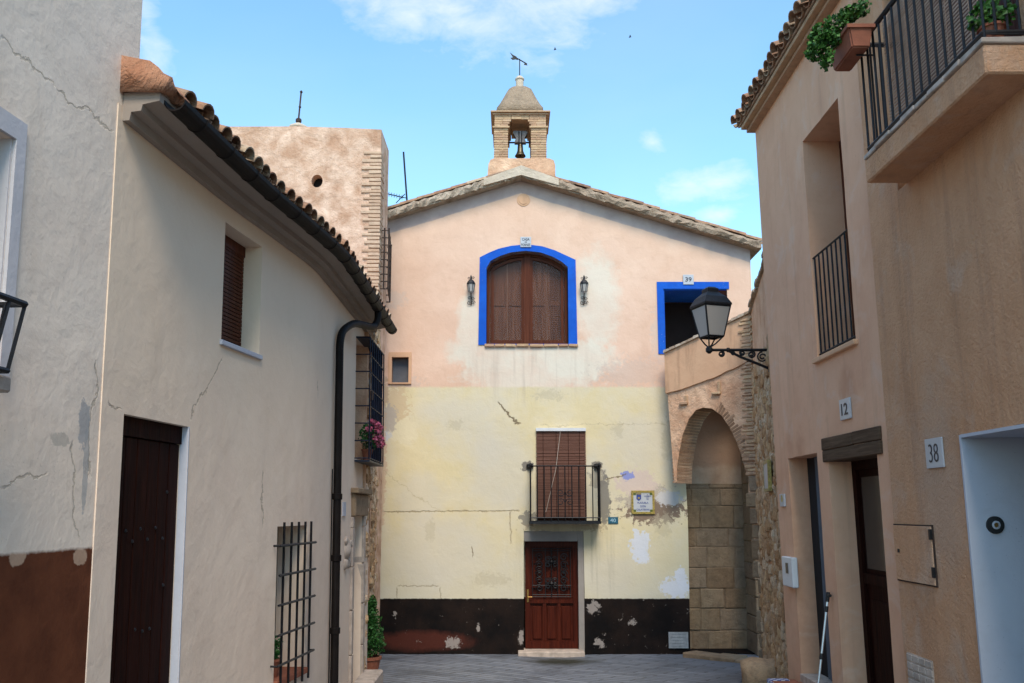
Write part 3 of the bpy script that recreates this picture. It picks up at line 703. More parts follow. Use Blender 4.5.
# low grey vent plate and small things on the facade
bm = NB(); fbox(bm, FA, FX(668.5, 640), FX(688, 640), FZ(648), FZ(632), -.01, .03); 
for k in range(5): fbox(bm, FA, FX(671, 640), FX(686, 640), FZ(646) + k * .055, FZ(646) + k * .055 + .02, .031, .036)
obj('vent_plate', bm, M_grayplate, house)
bm = NB(); mc = FA.pt(FX(523.5, 200), FZ(200, 523), 0)
def disc_y(bm, c, r, t0, t1, n=20):
    a = [bm.verts.new(c + Vector((math.cos(2 * math.pi * k / n) * r, -t0, math.sin(2 * math.pi * k / n) * r))) for k in range(n)]
    b = [bm.verts.new(c + Vector((math.cos(2 * math.pi * k / n) * r * .93, -t1, math.sin(2 * math.pi * k / n) * r * .93))) for k in range(n)]
    for k in range(n): bm.faces.new((a[k], a[(k + 1) % n], b[(k + 1) % n], b[k]))
    bm.faces.new(b); bm.faces.new(a[::-1])
disc_y(bm, mc, .14, -.01, .012); disc_y(bm, mc, .10, .0, .022)
obj('medallion', bm, M_parapet, house)
# roof: slab, verge and tiles
YF = 17.5 - .22
def slope_pt(X, y, off=0): 
    L = X < PKX; s_ = sl if L else sr
    nx = Vector((-s_ if L else s_, 0, 1)).normalized(); return Vector((X, y, oz(X))) + nx * off
bm = NB(); XLe, XRe = FX(387, 220), FX(758, 250)
for (xa, xb) in ((XLe, PKX), (PKX, XRe)):
    hexa(bm, [slope_pt(xa, YF, .0), slope_pt(xb, YF, 0) if xb != PKX else Vector((PKX, YF, PKZ)), Vector((xb, 25.2, oz(xb))), Vector((xa, 25.2, oz(xa))),
              Vector((xa, YF, oz(xa) + .14)), Vector((xb, YF, oz(xb) + .14)), Vector((xb, 25.2, oz(xb) + .14)), Vector((xa, 25.2, oz(xa) + .14))])
roof = obj('roof', bm, M_verge, house)
bm = NB()
# lumpy verge mortar
for (xa, xb) in ((XLe - .02, PKX), (PKX, XRe)):
    n = 52; prev = None
    for k in range(n + 1):
        X = xa + (xb - xa) * k / n; zc = oz(X); j = [random.uniform(-.026, .026) for _ in range(6)]
        ringp = [Vector((X, YF - .035 + j[0], zc + .01 + j[1])), Vector((X, YF - .05 + j[2], zc + .09 + j[3])), Vector((X, YF - .02 + j[4], zc + .165 + j[5])), Vector((X, YF + .2, zc + .19 + j[0])), Vector((X, YF + .2, zc + .005))]
        vs = [bm.verts.new(p) for p in ringp]
        if prev:
            for i in range(5): bm.faces.new((prev[i], prev[(i + 1) % 5], vs[(i + 1) % 5], vs[i]))
        else: bm.faces.new(vs[::-1])
        prev = vs
    bm.faces.new(prev)
obj('verge', bm, M_verge, roof, smooth=False)
bm = NB()
for side in (0, 1):
    s_ = sl if side == 0 else sr; u = Vector((1, 0, s_)).normalized() if side == 0 else Vector((-1, 0, s_)).normalized()
    nn = Vector((-s_, 0, 1)).normalized() if side == 0 else Vector((s_, 0, 1)).normalized()
    e = XLe - .05 if side == 0 else XRe + .05; Lr = abs(PKX - e) * math.sqrt(1 + s_ * s_); rows_ = int(Lr / .34)
    ncol = 18; P_ = [Vector((e, YF + .07 + k * .22, oz(e) + .15)) for k in range(ncol)]
    tile_field(bm, P_, [u] * ncol, [Vector((0, 1, 0))] * ncol, [nn] * ncol, rows_, Lr / rows_)
    for k in range(ncol): pass
obj('roof_tiles', bm, M_tile, roof)
# white ridge mortar at the gable top
bm = NB()
for k in range(2):
    sgn = -1 if k == 0 else 1; s_ = sl if k == 0 else sr
    hexa(bm, [Vector((PKX, YF - .075, PKZ + .02)), Vector((PKX + sgn * .75, YF - .075, PKZ + .04 - .75 * s_)), Vector((PKX + sgn * .75, YF + .1, PKZ + .04 - .75 * s_)), Vector((PKX, YF + .1, PKZ + .02)),
              Vector((PKX, YF - .075, PKZ + .22)), Vector((PKX + sgn * .75, YF - .075, PKZ + .17 - .75 * s_)), Vector((PKX + sgn * .75, YF + .1, PKZ + .17 - .75 * s_)), Vector((PKX, YF + .1, PKZ + .22))])
obj('ridge_mortar', bm, M_mortar, roof)

# ------------------------------------------------------------------ bell-cote
FC = Frame((0, 17.6), (1, 0), (0, -1))
CX = lambda px, py=140: FC.px(px, py)[0]
CZ = lambda py: FC.px(520, py)[1]
DEP = 1.0
cote = thing('bell_cote', 'small brick bell-cote with a domed cap standing on the gable peak', 'bell tower', (CX(521), 18.1, CZ(176)))
bm = NB(); pts = [(CX(487), CZ(186)), (CX(555), CZ(186)), (CX(555), CZ(166)), (CX(553.5), CZ(161)), (CX(549), CZ(159)), (CX(494), CZ(159)), (CX(490.5), CZ(160.5)), (CX(488.5), CZ(165))]
fpoly(bm, FC, pts, -DEP - .08, .04); obj('plinth', bm, M_b12 if False else M_oldpink, cote)
def brick_pillar(bm, fr, s0, s1, z0, z1, t0, t1, hgt=.052, j=.002):
    z = z0; k = 0
    while z < z1 - .01:
        zz = min(z + hgt, z1); w = s1 - s0
        cut = s0 + w * (.38 if k % 2 else .62); d = j * random.uniform(-1, 1)
        tm = t0 + (t1 - t0) * (.35 if k % 2 else .65)
        for a, b in ((s0 + d, cut - .006), (cut + .006, s1 + d)):
            for ta, tb in ((t0, tm - .006), (tm + .006, t1)): fbox(bm, fr, a, b, z + .004, zz - .009, ta, tb + random.uniform(-j, j), 0, .003)
        z = zz; k += 1
    fbox(bm, fr, s0 + .012, s1 - .012, z0, z1, t0 + .012, t1 - .012)
zs = CZ(128)
for a, b in ((494, 508), (531, 546.5)):
    bm = NB(); brick_pillar(bm, FC, CX(a), CX(b), CZ(159), zs, -DEP, 0); fbox(bm, FC, CX(a) - .03, CX(b) + .03, zs, zs + .035, -DEP - .03, .03)
    obj('brick_pillar', bm, M_brick, cote)
bm = NB(); z = zs + .036
steps = [(508, 531), (509.5, 529.5), (511, 528), (513, 526)]
k = 0; ztop = CZ(114.5); hh = .052
while z < ztop - .02:
    q = steps[min(k, 3)] if z < CZ(119.5) else None
    segs = [(CX(494.5), CX(q[0])), (CX(q[1]), CX(546))] if q else [(CX(494.5), CX(511)), (CX(511) + .01, CX(529)), (CX(529) + .01, CX(546))]
    for a, b in segs:
        m_ = (a + b) / 2 + random.uniform(-.04, .04)
        for c0, c1 in ((a, m_ - .005), (m_ + .005, b)): fbox(bm, FC, c0, c1, z + .004, min(z + hh, ztop) - .004, -DEP, random.uniform(-.004, .006), 0, .003)
        fbox(bm, FC, a + .01, b - .01, z - .001, min(z + hh, ztop), -DEP + .01, -.01)
    z += hh; k += 1
obj('brick_lintel', bm, M_brick, cote)
bm = NB(); 
for k, (o, za, zb3) in enumerate(((.03, 115, 113.2), (.07, 113.2, 111.6))): fbox(bm, FC, CX(494) - o, CX(547) + o, CZ(za), CZ(zb3) - .003, -DEP - o, o, .004)
obj('cornice', bm, M_brick, cote)
# curved cap, four sided
bm = NB(); cxm = CX(520); ycm = 17.6 + DEP / 2
prof = [(497, 111.5), (496.5, 107.5), (499, 105.5), (502.5, 102), (506, 97), (508.5, 92.5), (512, 89.5), (517, 88)]
FV = Frame((0, ycm), (1, 0), (0, -1)); VX = lambda p, q=60: FV.px(p, q)[0]; VZ = lambda q: FV.px(520, q)[1]
prev = None; zcap0 = CZ(111.6)
for a, b in prof:
    hw = (cxm - CX(a, b)) * 1.02; hy = hw * .93; z = zcap0 + (VZ(b) - VZ(111.5)) * 1.0 + (VZ(111.5) - zcap0) * min(1, max(0, (111.5 - b) / 12))
    ringp = []
    for k in range(24):
        an = 2 * math.pi * (k + .5) / 24; cs, sn = math.cos(an), math.sin(an); m_ = max(abs(cs), abs(sn)); rr = (1 / m_) * .75 + .25 * 1.08
        ringp.append(bm.verts.new((cxm + cs * rr * hw + random.uniform(-.006, .006), ycm + sn * rr * hy, z + random.uniform(-.005, .005))))
    if prev:
        for k in range(24): bm.faces.new((prev[k], prev[(k + 1) % 24], ringp[(k + 1) % 24], ringp[k]))
    else: bm.faces.new(ringp[::-1])
    prev = ringp
bm.faces.new(prev)
cap = obj('cap', bm, M_capstone, cote, smooth=True)
bm = NB(); zc0 = VZ(89); hz = VZ(76.5) - zc0
lathe(bm, (cxm, ycm, zc0 - .03), [(.12, 0), (.095, .04), (.085, .06), (.085, hz - .07), (.10, hz - .05), (.10, hz - .03), (.06, hz + .02), (.02, hz + .045)], 14)
obj('finial', bm, M_mortar, cap, smooth=False)
bm = NB()
tube(bm, [Vector((cxm, ycm, VZ(78))), Vector((cxm, ycm, VZ(59)))], .012, 6)
a_, b_ = FV.P(514, 56.5), FV.P(527, 64); tube(bm, [a_, b_], .012, 6)
fpoly(bm, FV, [FV.px(*p) for p in ((510, 52.5), (513, 55), (516.5, 56.8), (518, 60), (515.5, 59.3), (512.5, 59.8), (510.5, 58), (513, 57.5))], -.008, .008)
fpoly(bm, FV, [FV.px(*p) for p in ((525, 62), (527.5, 65.3), (524, 64.8))], -.008, .008)
obj('weather_vane', bm, M_iron, cap)
# bell
by = 17.6 + .28; FB_ = Frame((0, by), (1, 0), (0, -1)); zb0 = FB_.px(520, 156.5)[1]; bx = FB_.px(520.3, 150)[0]
bell = thing('bell', 'bronze bell with a grey wooden yoke hanging in the bell-cote arch', 'bell', (bx, by, zb0))
bh = FB_.px(520, 143)[1] - zb0
bm = NB(); lathe(bm, (bx, by, zb0), [(.0, .04), (.10, .02), (.112, .0), (.108, .02), (.082, .06), (.062, .12), (.055, bh * .8), (.045, bh * .95), (.01, bh)], 18); obj('bell_body', bm, M_bronze, bell, smooth=True)
bm = NB(); lathe(bm, (bx, by, zb0 - .03), [(.01, 0), (.025, .02), (.01, .05), (.006, .1)], 8); obj('clapper', bm, M_iron, bell)
bm = NB(); FB_ = Frame((0, by), (1, 0), (0, -1)); fpoly(bm, FB_, [FB_.px(*p) for p in ((514.5, 143.5), (526, 143.5), (524.5, 139), (527.5, 134), (526.5, 132.3), (513.5, 132.3), (513, 134), (516, 139))], -.07, .07); obj('yoke', bm, M_greywood, bell)
bm = NB(); tube(bm, [FB_.P(507.5, 142.6), FB_.P(532, 142.6)], .018, 6)
for q in (519, 521.6): tube(bm, [FB_.P(q, 131.5, .075), FB_.P(q, 145, .075)], .01, 5)
obj('axle', bm, M_iron, bell)

# ------------------------------------------------------------------ text helper
def text_bm(txt, size, thin=True):
    cu = bpy.data.curves.new('t', 'FONT'); cu.body = txt; cu.size = size; cu.align_x = 'CENTER'; cu.align_y = 'CENTER'; cu.extrude = .0015; cu.resolution_u = 3; cu.offset = -.012 if thin else .012
    ob = bpy.data.objects.new('t', cu); COL.objects.link(ob); dg = bpy.context.evaluated_depsgraph_get()
    me = bpy.data.meshes.new_from_object(ob.evaluated_get(dg)); bpy.data.objects.remove(ob); bm = NB(); bm.from_mesh(me); bpy.data.meshes.remove(me); return bm
def put_text(txt, fr, s, z, t, w, h, m, parent, name='lettering'):
    bm = text_bm(txt, 1.0, h > .12); xs = [v.co.x for v in bm.verts]; ys_ = [v.co.y for v in bm.verts]
    x0, x1, y0, y1 = min(xs), max(xs), min(ys_), max(ys_); flip = -1 if fr.d.cross(Vector((0, 0, 1))).dot(fr.n) < 0 else 1
    for v in bm.verts: 
        a = (v.co.x - (x0 + x1) / 2) / (x1 - x0) * w * flip; b = (v.co.y - (y0 + y1) / 2) / (y1 - y0) * h
        v.co = fr.pt(s + a, z + b, t + v.co.z)
    return obj(name, bm, m, parent)
def plaque(name, fr, s0, s1, z0, z1, t, th, m, label, cat, group=None):
    p = fr.pt((s0 + s1) / 2, z0, t); th_ = thing(name, label, cat, p, group); bm = NB(); fbox(bm, fr, s0, s1, z0, z1, t, t + th, .003); obj('tile_face' if 'tile' in name or 'plaque' in name else 'panel', bm, m, th_); return th_
# name plaque over the arched window
q = plaque('name_plaque', FA, FX(520.6), FX(531.6), FZ(247.6), FZ(237.4), .019, .02, M_white, 'small white lettered plaque over the top of the blue arched window', 'plaque')
s_ = FX(526.1); 
put_text('CASA', FA, s_, FZ(239.9), .041, .15, .055, M_ink, q); put_text('DE', FA, s_, FZ(242.7), .041, .04, .025, M_ink, q); put_text('FORNES', FA, s_, FZ(245.4), .041, .18, .055, M_ink, q)
q = plaque('house_number_plaque', FA, FX(686.3), FX(697), FZ(284.9), FZ(275), .019, .015, M_white, 'white number 39 plaque above the blue terrace doorway', 'house number')
put_text('39', FA, FX(691.7), FZ(279.8), .036, .125, .09, M_ink, q)
q = plaque('blue_number_tile', FA, FX(606.2), FX(616), FZ(523.7), FZ(517), .002, .015, M_teal, 'small teal number tile right of the black iron balcony', 'house number')
put_text('40', FA, FX(611), FZ(520.3), .019, .11, .07, M_pale, q)
q = thing('street_name_plaque', 'tiled street name plaque with a coat of arms and a yellow border', 'street sign', FA.pt(FX(640), FZ(514), 0))
a0, a1, c0, c1 = FX(629.2), FX(652), FZ(514), FZ(490.6)
bm = NB(); fbox(bm, FA, a0 + .04, a1 - .04, c0 + .04, c1 - .04, .0, .022); obj('tile_face', bm, M_white, q)
bm = NB(); band(bm, FA, rect(a0, a1, c0, c1), rect(a0 + .041, a1 - .041, c0 + .041, c1 - .041), 0, .03); obj('border', bm, M_yellow, q)
for (u_, v_) in ((a0 + .04, c0 + .04), (a1 - .09, c0 + .04), (a0 + .04, c1 - .085), (a1 - .09, c1 - .085)): bm = NB(); fbox(bm, FA, u_, u_ + .05, v_, v_ + .045, .022, .0265); obj('corner_flourish', bm, M_green, q)
bm = NB(); ex, ez = FX(636.6), FZ(497.5); fpoly(bm, FA, [(ex - .045, ez + .055), (ex - .045, ez - .03), (ex, ez - .065), (ex + .045, ez - .03), (ex + .045, ez + .055)], .0225, .026)
em = obj('shield', bm, M_inkblue, q)
bm = NB(); fbox(bm, FA, ex - .05, ex + .05, ez + .058, ez + .08, .0225, .026); fpoly(bm, FA, [(ex + .022 * math.cos(k * .785), ez - .01 + .022 * math.sin(k * .785)) for k in range(8)], .0262, .028); obj('crown', bm, M_yellow, em)
mx_ = FX(640.6)
put_text('PLAZUELA', FA, mx_, FZ(502.8), .024, .21, .034, M_inkblue, q); put_text('DON', FA, mx_, FZ(506.3), .024, .10, .04, M_inkblue, q); put_text('CALATRAVA', FA, mx_, FZ(509.6), .024, .25, .036, M_inkblue, q)
put_text('EL\nAYUNTAMIENTO\nDE LA\nVILLA', FA, FX(645.2), FZ(497), .024, .13, .11, M_inkblue, q)

# wall lanterns beside the arched window
def wall_lantern(px, label):
    c = FA.pt(FX(px), FZ(304), 0); t = thing('wall_lantern', label, 'lantern', c, 'pair of small iron lanterns beside the arched window')
    x = c.x; T_ = .12; bm = NB()
    sc = [(0, -.02), (.0, .1), (.0, .18)]
    tube(bm, [FA.pt(x, c.z - .03, .01), FA.pt(x, c.z + .10, .03), FA.pt(x, c.z + .2, T_)], .012, 6)
    for sg in (-1, 1): scroll(bm, FA, x + sg * .04, c.z + .02, .045, .03, 1.2, 0, sg, .006); scroll(bm, FA, x + sg * .035, c.z + .11, .035, .05, 1.2, 0, -sg, .006)
    for sg in (-1, 1): scroll(bm, FA, x + sg * .04, c.z + .50, .03, T_, 1.2, 0, sg, .006)
    obj('bracket', bm, M_rust, t)
    bm = NB(); cc = FA.pt(x, c.z + .2, T_); lathe(bm, cc, [(.02, 0), (.05, .02), (.065, .1), (.078, .17), (.078, .172)], 8); lamp = obj('lamp_glass', bm, M_leadglass, t)
    bm = NB(); lathe(bm, cc, [(.088, .17), (.09, .19), (.05, .25), (.02, .27), (.018, .33), (.005, .36)], 8)
    for k in range(6): an = k * math.pi / 3; tube(bm, [cc + Vector((.05 * math.cos(an), .05 * math.sin(an), .015)), cc + Vector((.08 * math.cos(an), .08 * math.sin(an), .175))], .006, 4)
    obj('lamp_cap', bm, M_iron, t)
wall_lantern(470.5, 'small iron wall lantern left of the blue arched window')
wall_lantern(585, 'small iron wall lantern right of the blue arched window')

# ------------------------------------------------------------------ tower behind the left house
FT = Frame((0, 15.8), (1, 0), (0, -1)); TX = lambda a, b: FT.px(a, b)[0]; TZ = lambda b, a=320: FT.px(a, b)[1]
FS = Frame((-2.17, 13.45), (-.10, 1), (1, .10))
tower = thing('stone_tower', 'square rose masonry tower with brick corner rising behind the tiled roof on the left', 'tower', (-4, 15.8, 0))
bm = NB(); xr_t, xr_b = TX(381.5, 130), -2.40
oval = [(TX(317, 181) + .105 * math.cos(2 * math.pi * k / 14), TZ(181, 317) + .125 * math.sin(2 * math.pi * k / 14)) for k in range(14)]
tl = [(TX(190, 127), 0), (xr_b, 0), (xr_t, TZ(129.5, 381)), (TX(350, 127), TZ(128, 350)), (TX(300, 127), TZ(126.3, 300)), (TX(248, 127), TZ(126.5, 248)), (TX(190, 127), TZ(126.5, 190))]
wall_body(FT, tl, [(oval, .5)], 1.0, bm); obj('wall', bm, M_tower, tower)
bm = NB(); fpoly(bm, FT, oval, -.49, -.2); obj('oval_shade_plug', bm, M_void, tower)  # near-black plug stands in for the shade inside the oval hole
bm = NB(); z = TZ(350, 370); k = 0; ztp = TZ(152, 370)
while z < ztp:
    z1 = z + random.uniform(.055, .075); xr = xr_b + (xr_t - xr_b) * z / TZ(129.5, 381) + .012
    w_ = random.uniform(.18, .24) if k % 2 else random.uniform(.28, .36); dd = random.uniform(-.008, .008)
    fbox(bm, FT, xr - w_, xr + dd, z, z1 - .009, -.25 if k % 2 else -.35, .022 + random.uniform(-.006, .01), .008, .006)
    z = z1 + .006; k += 1
obj('quoin_bricks', bm, M_towerbrick, tower)
bm = NB()
for k in range(9):
    a = -5.9 + k * .45; 
FT2 = Frame((0, 16.0), (1, 0), (0, -1)); bx_ = FT2.px(299, 110)[0]; TZ = lambda b, a=320: FT2.px(a, b)[1]; bm = NB(); lathe(bm, (bx_, 16.0, TZ(127.5, 299) - .05), [(.2, 0), (.17, .06), (.08, .11), (.05, .13)], 12); obj('finial_base', bm, M_mortar, tower, smooth=True)
bm = NB(); zf0 = TZ(123, 299); lathe(bm, (bx_, 16.0, zf0 - .02), [(.02, 0), (.055, .04), (.055, .09), (.02, .12)], 10)
tube(bm, [(bx_, 16.0, zf0 + .1), (bx_ + .03, 16.0, TZ(91, 299))], .016, 6); lathe(bm, (bx_ + .03, 16.0, TZ(92, 299)), [(.01, -.03), (.03, 0), (.01, .03)], 8); lathe(bm, (bx_ + .015, 16.0, TZ(107, 299)), [(.01, -.03), (.028, 0), (.01, .03)], 8)
obj('iron_finial', bm, M_rust, tower)
# side balcony with iron bars
bm = NB(); 
def SP(px, py, t): return FS.P(px, py, t)
s0 = 2.55; s1 = 3.6; tb0 = .0
zB, zT_ = FS.px(390, 322, .1)[1], FS.px(390, 264, .1)[1]; tO = .16
for zz in [zB + (zT_ - zB) * k / 8 for k in range(9)]: tube(bm, [FS.pt(s0, zz, 0), FS.pt(s0, zz, tO), FS.pt(s1, zz, tO), FS.pt(s1, zz, 0)], .012, 5)
for a, t_ in ((s0, tO), (s1, tO), ((s0 + s1) / 2, tO), (s0, .08)): sqbar(bm, FS.pt(a, zB, t_), FS.pt(a, zT_ + .05, t_), .022)
tube(bm, [FS.pt(s0, zT_ - .28, tO), FS.pt(s0, zT_ - .28, tO + .06)], .02, 5)
obj('window_cage', bm, M_rust, tower)
# lower stone wall with archway beyond the left house
sw = thing('stone_side_wall', 'rough stone wall with a narrow archway just past the cream house on the left', 'wall', (-2.25, 15, 0))
def sarch():
    a0, a1 = .35, 1.5; zt = FS.px(372, 540)[1]; zp = FS.px(371, 505)[1]; m_ = (a0 + a1) / 2
    return [(a0, .05), (a1, .05), (a1, zt)] + [(m_ + (a1 - m_) * math.cos(math.pi * k / 8), zt + (zp - zt) * math.sin(math.pi * k / 8)) for k in range(1, 8)] + [(a0, zt)]
arch_s = sarch(); zsw = FS.px(380, 330)[1]
bm = wall_body(FS, [(-.3, -.2), (3.98, -.2), (3.98, zsw), (-.3, zsw)], [(arch_s, 1.0)], 2.2); obj('wall', bm, M_oldpink, sw)
def rock(bm, c, r, n_ax, squash=.5):
    v = bmesh.ops.create_icosphere(bm, subdivisions=2, radius=1.0)['verts']
    rot = Matrix.Rotation(random.uniform(0, 6.28), 3, n_ax); sx, sy, sz = random.uniform(.75, 1.3), random.uniform(.6, 1.0), random.uniform(.75, 1.2)
    ph = [random.uniform(0, 6) for _ in range(3)]
    for q in v:
        p = q.co.copy(); k = 1 + .13 * math.sin(4 * p.x + ph[0]) + .13 * math.sin(4.5 * p.y + ph[1]) + .11 * math.sin(5 * p.z + ph[2])
        # squared-off
        p = Vector((math.copysign(abs(p.x) ** .8, p.x), math.copysign(abs(p.y) ** .8, p.y), math.copysign(abs(p.z) ** .8, p.z))) * k
        p = Vector((p.x * sx, p.y * sx, p.z * sz)) * r; d = p.dot(n_ax); p = p - n_ax * d * (1 - squash)
        q.co = c + p
def rubble(bm, fr, s0, s1, z0, z1, size, skip=None, t=0.0, squash=.5):
    z = z0 + size * .4; row = 0
    while z < z1:
        s = s0 + random.uniform(0, size * .7)
        while s < s1:
            r = size * random.uniform(.38, .66); zz = z + random.uniform(-.3, .3) * size
            if not (skip and skip(s, zz)): rock(bm, fr.pt(s, zz, t + random.uniform(-.03, .01)), r, fr.n, squash)
            s += r * 1.75
        z += size * .82; row += 1
bm = NB(); rubble(bm, FS, .0, 3.7, .3, zsw - .1, .17, lambda s, z: .25 < s < 1.6 and z < arch_s[6][1] + .12)
obj('rubble_stones', bm, M_rubble, sw)
bm = NB(); fbox(bm, FS, .4, 1.45, .06, 2.4, -.95, -.9); obj('archway_door', bm, M_darkwood, sw)

# ------------------------------------------------------------------ arched wall on the right
FW = Frame((3.0, 17.1), (1.28, -1.30), (-.71, -.70))
AL = 1.824
FBw = Frame((4.28, 15.8), (-.88, -4.45), (-.98, .19))
aw_t = thing('arched_terrace_wall', 'old brick and rubble wall with a tall blocked round arch below the pink terrace parapet', 'wall', (4.0, 16.6, 0))
arch_px = [(690, 656), (688, 568), (684, 520), (676.6, 482), (677, 466), (679.5, 450), (682.5, 435), (688.7, 419), (695.9, 410), (703, 407.5), (712, 408.5), (721.5, 415), (729.7, 427), (736.8, 441.5), (742, 456), (745, 468), (748.5, 476), (748.5, 495), (752, 522), (758, 580), (762, 656)]
def A(px, py): 
    a, z = FW.px(px, py); return (min(a, AL - .02), z)
arch = [A(*p) for p in arch_px]; arch[0] = (arch[0][0], .02); arch[-1] = (arch[-1][0], .02)
ztl, ztr = FW.px(669, 353)[1], FW.px(751, 313)[1]
oA = [(FW.px(687, 655)[0], -.2), (AL, -.2), (AL, ztr), (FW.px(668, 353)[0], ztl), (FW.px(667, 400)[0], FW.px(667, 400)[1]), (FW.px(673, 480)[0], FW.px(673, 480)[1])]
oA = [(AL + .0, ztr), (FW.px(668, 353)[0], ztl), (FW.px(668, 400)[0], FW.px(668, 400)[1]), (FW.px(672, 480)[0], FW.px(672, 480)[1]), (FW.px(684, 620)[0], -.2)] 
oA = [oA[0], oA[1], oA[2], oA[3], oA[4]]
# the arch reaches the ground, so it is cut out of the outline itself
gap = arch[:]
outline = [oA[0], oA[1], oA[2], FW.px(671, 440), FW.px(674.5, 483)] + gap[3:] + [(AL, .02)]
outline = [p for i, p in enumerate(outline)]
bm = NB()
def prism(bm, fr, pts, t0, t1):
    a = [bm.verts.new(fr.pt(p[0], p[1], t1)) for p in pts]; b = [bm.verts.new(fr.pt(p[0], p[1], t0)) for p in pts]
    for t in tessellate_polygon([[Vector((p[0], p[1], 0)) for p in pts]]):
        try: bm.faces.new([a[i] for i in t]); bm.faces.new([b[i] for i in t][::-1])
        except ValueError: pass
    n = len(pts)
    for i in range(n): bm.faces.new((a[i], b[i], b[(i + 1) % n], a[(i + 1) % n]))
prism(bm, FW, outline, -.5, 0); obj('wall', bm, M_oldpink, aw_t)
# parapet band and coping
bl_, br_ = FW.px(670, 393), FW.px(752, 359); 
bm = NB(); n = 14; lo = []; hi = []
for k in range(n + 1):
    t = k / n; lo.append((-.05 + (AL + .02 + .05) * t, bl_[1] + (br_[1] - bl_[1]) * t - .06 * math.sin(math.pi * t) + random.uniform(-.01, .01))); hi.append((-.05 + (AL + .07) * t, ztl + (ztr - ztl) * t))
band(bm, FW, lo, hi, -.3, .035, closed=False); obj('parapet', bm, M_parapet, aw_t, 'pink plastered parapet with dark drip stains')
bm = NB(); 
for k in range(n):
    t0, t1 = k / n, (k + .93) / n; a, b = -.05 + (AL + .1) * t0, -.05 + (AL + .1) * t1; za, zb4 = ztl + (ztr - ztl) * t0, ztl + (ztr - ztl) * t1; j = random.uniform(-.012, .012)
    hexa(bm, [FW.pt(a, za, -.32), FW.pt(b, zb4, -.32), FW.pt(b, zb4, .07 + j), FW.pt(a, za, .07 + j), FW.pt(a, za + .05 + j, -.32), FW.pt(b, zb4 + .05, -.32), FW.pt(b, zb4 + .045, .06 + j), FW.pt(a, za + .05 + j, .06 + j)])
zc = ztr; k = 0; sB = 0
while sB < 4.45:
    j = random.uniform(-.015, .02); L_ = random.uniform(.25, .45); fbox(bm, FBw, sB, sB + L_ - .02, zc - .01 + j, zc + .05 + j, -.4, .05 + j, .008, .008); sB += L_
obj('coping', bm, M_verge, aw_t)
# brick arch ring
bm = NB()
ap = arch[3:17]; cen = (sum(p[0] for p in ap) / len(ap), arch[3][1])
def along(pts, step):
    out = []; acc = 0
    for a, b in zip(pts, pts[1:]):
        a, b = Vector(a), Vector(b); L = (b - a).length; d = (b - a) / L; q = acc
        while q < L: out.append((a + d * q, d)); q += step
        acc = q - L
    return out
for p, d in along(ap, .058):
    nrm = Vector((-d.y, d.x)); nrm = nrm if nrm.dot(p - Vector(cen)) > 0 else -nrm
    L_ = random.uniform(.20, .25) if p.x < cen[0] - .1 else random.uniform(.12, .22); w_ = .022
    if p.x < .42 and p.y < ap[0][1] + 1.2: L_ = min(L_, max(.03, p.x - FW.px(671.5, 440)[0]))
    pr = .004 if p.x > cen[0] + .15 else -.006
    c4 = [p - d * w_, p + d * w_, p + d * w_ + nrm * L_, p - d * w_ + nrm * L_]; q0 = -.0
    c4i = [p - d * w_ - nrm * .006, p + d * w_ - nrm * .006]
    hexa(bm, [FW.pt(c[0], c[1], -.49) for c in (c4i[0], c4i[1], c4[2], c4[3])] + [FW.pt(c[0], c[1], pr + random.uniform(-.006, .006)) for c in (c4i[0], c4i[1], c4[2], c4[3])])
obj('arch_bricks', bm, M_archbrick, aw_t)
# brick quoin at the corner
bm = NB(); z = FW.px(750, 475)[1]
k = 0
while z < ztr - .12:
    hgt = random.uniform(.05, .075); w_ = random.uniform(.13, .19) if k % 2 else random.uniform(.2, .27); pr = .015 if z < br_[1] else .045
    dd = random.uniform(0, .015); fbox(bm, FW, AL - w_, AL + .02 + dd, z, z + hgt - .018, -.12, pr + random.uniform(-.005, .02), .008, .006)
    fbox(bm, FBw, -.01, .24 if k % 2 else .14, z, z + hgt - .018, -.08, .025 + dd, .006, .006); z += hgt; k += 1
obj('quoin_bricks', bm, M_brick, aw_t)
# jamb stones below the spring
bm = NB(); z = .03
while z < FW.px(748, 478)[1]:
    hgt = random.uniform(.22, .38); a = [p for p in arch[16:] if p[1] >= z] or [arch[16]]; aa = a[-1][0] - .02
    fbox(bm, FW, aa + random.uniform(-.02, .03), AL + .03, z, z + hgt - .02, -.45, .03 + random.uniform(-.01, .02), .02, .012); z += hgt
obj('jamb_stones', bm, M_ashlar, aw_t)
# wall B body with rubble
bm = NB(); LB = math.hypot(.88, 4.42)
wall_body(FBw, [(0, -.3), (LB, -.3), (LB, zc), (0, zc)], [], .5, bm); obj('return_wall', bm, M_oldpink, aw_t)
bm = NB(); rubble(bm, FBw, .05, LB, -.1, FBw.px(762, 352)[1], .19, None, .0, .45); obj('rubble_stones', bm, M_rubble, aw_t)
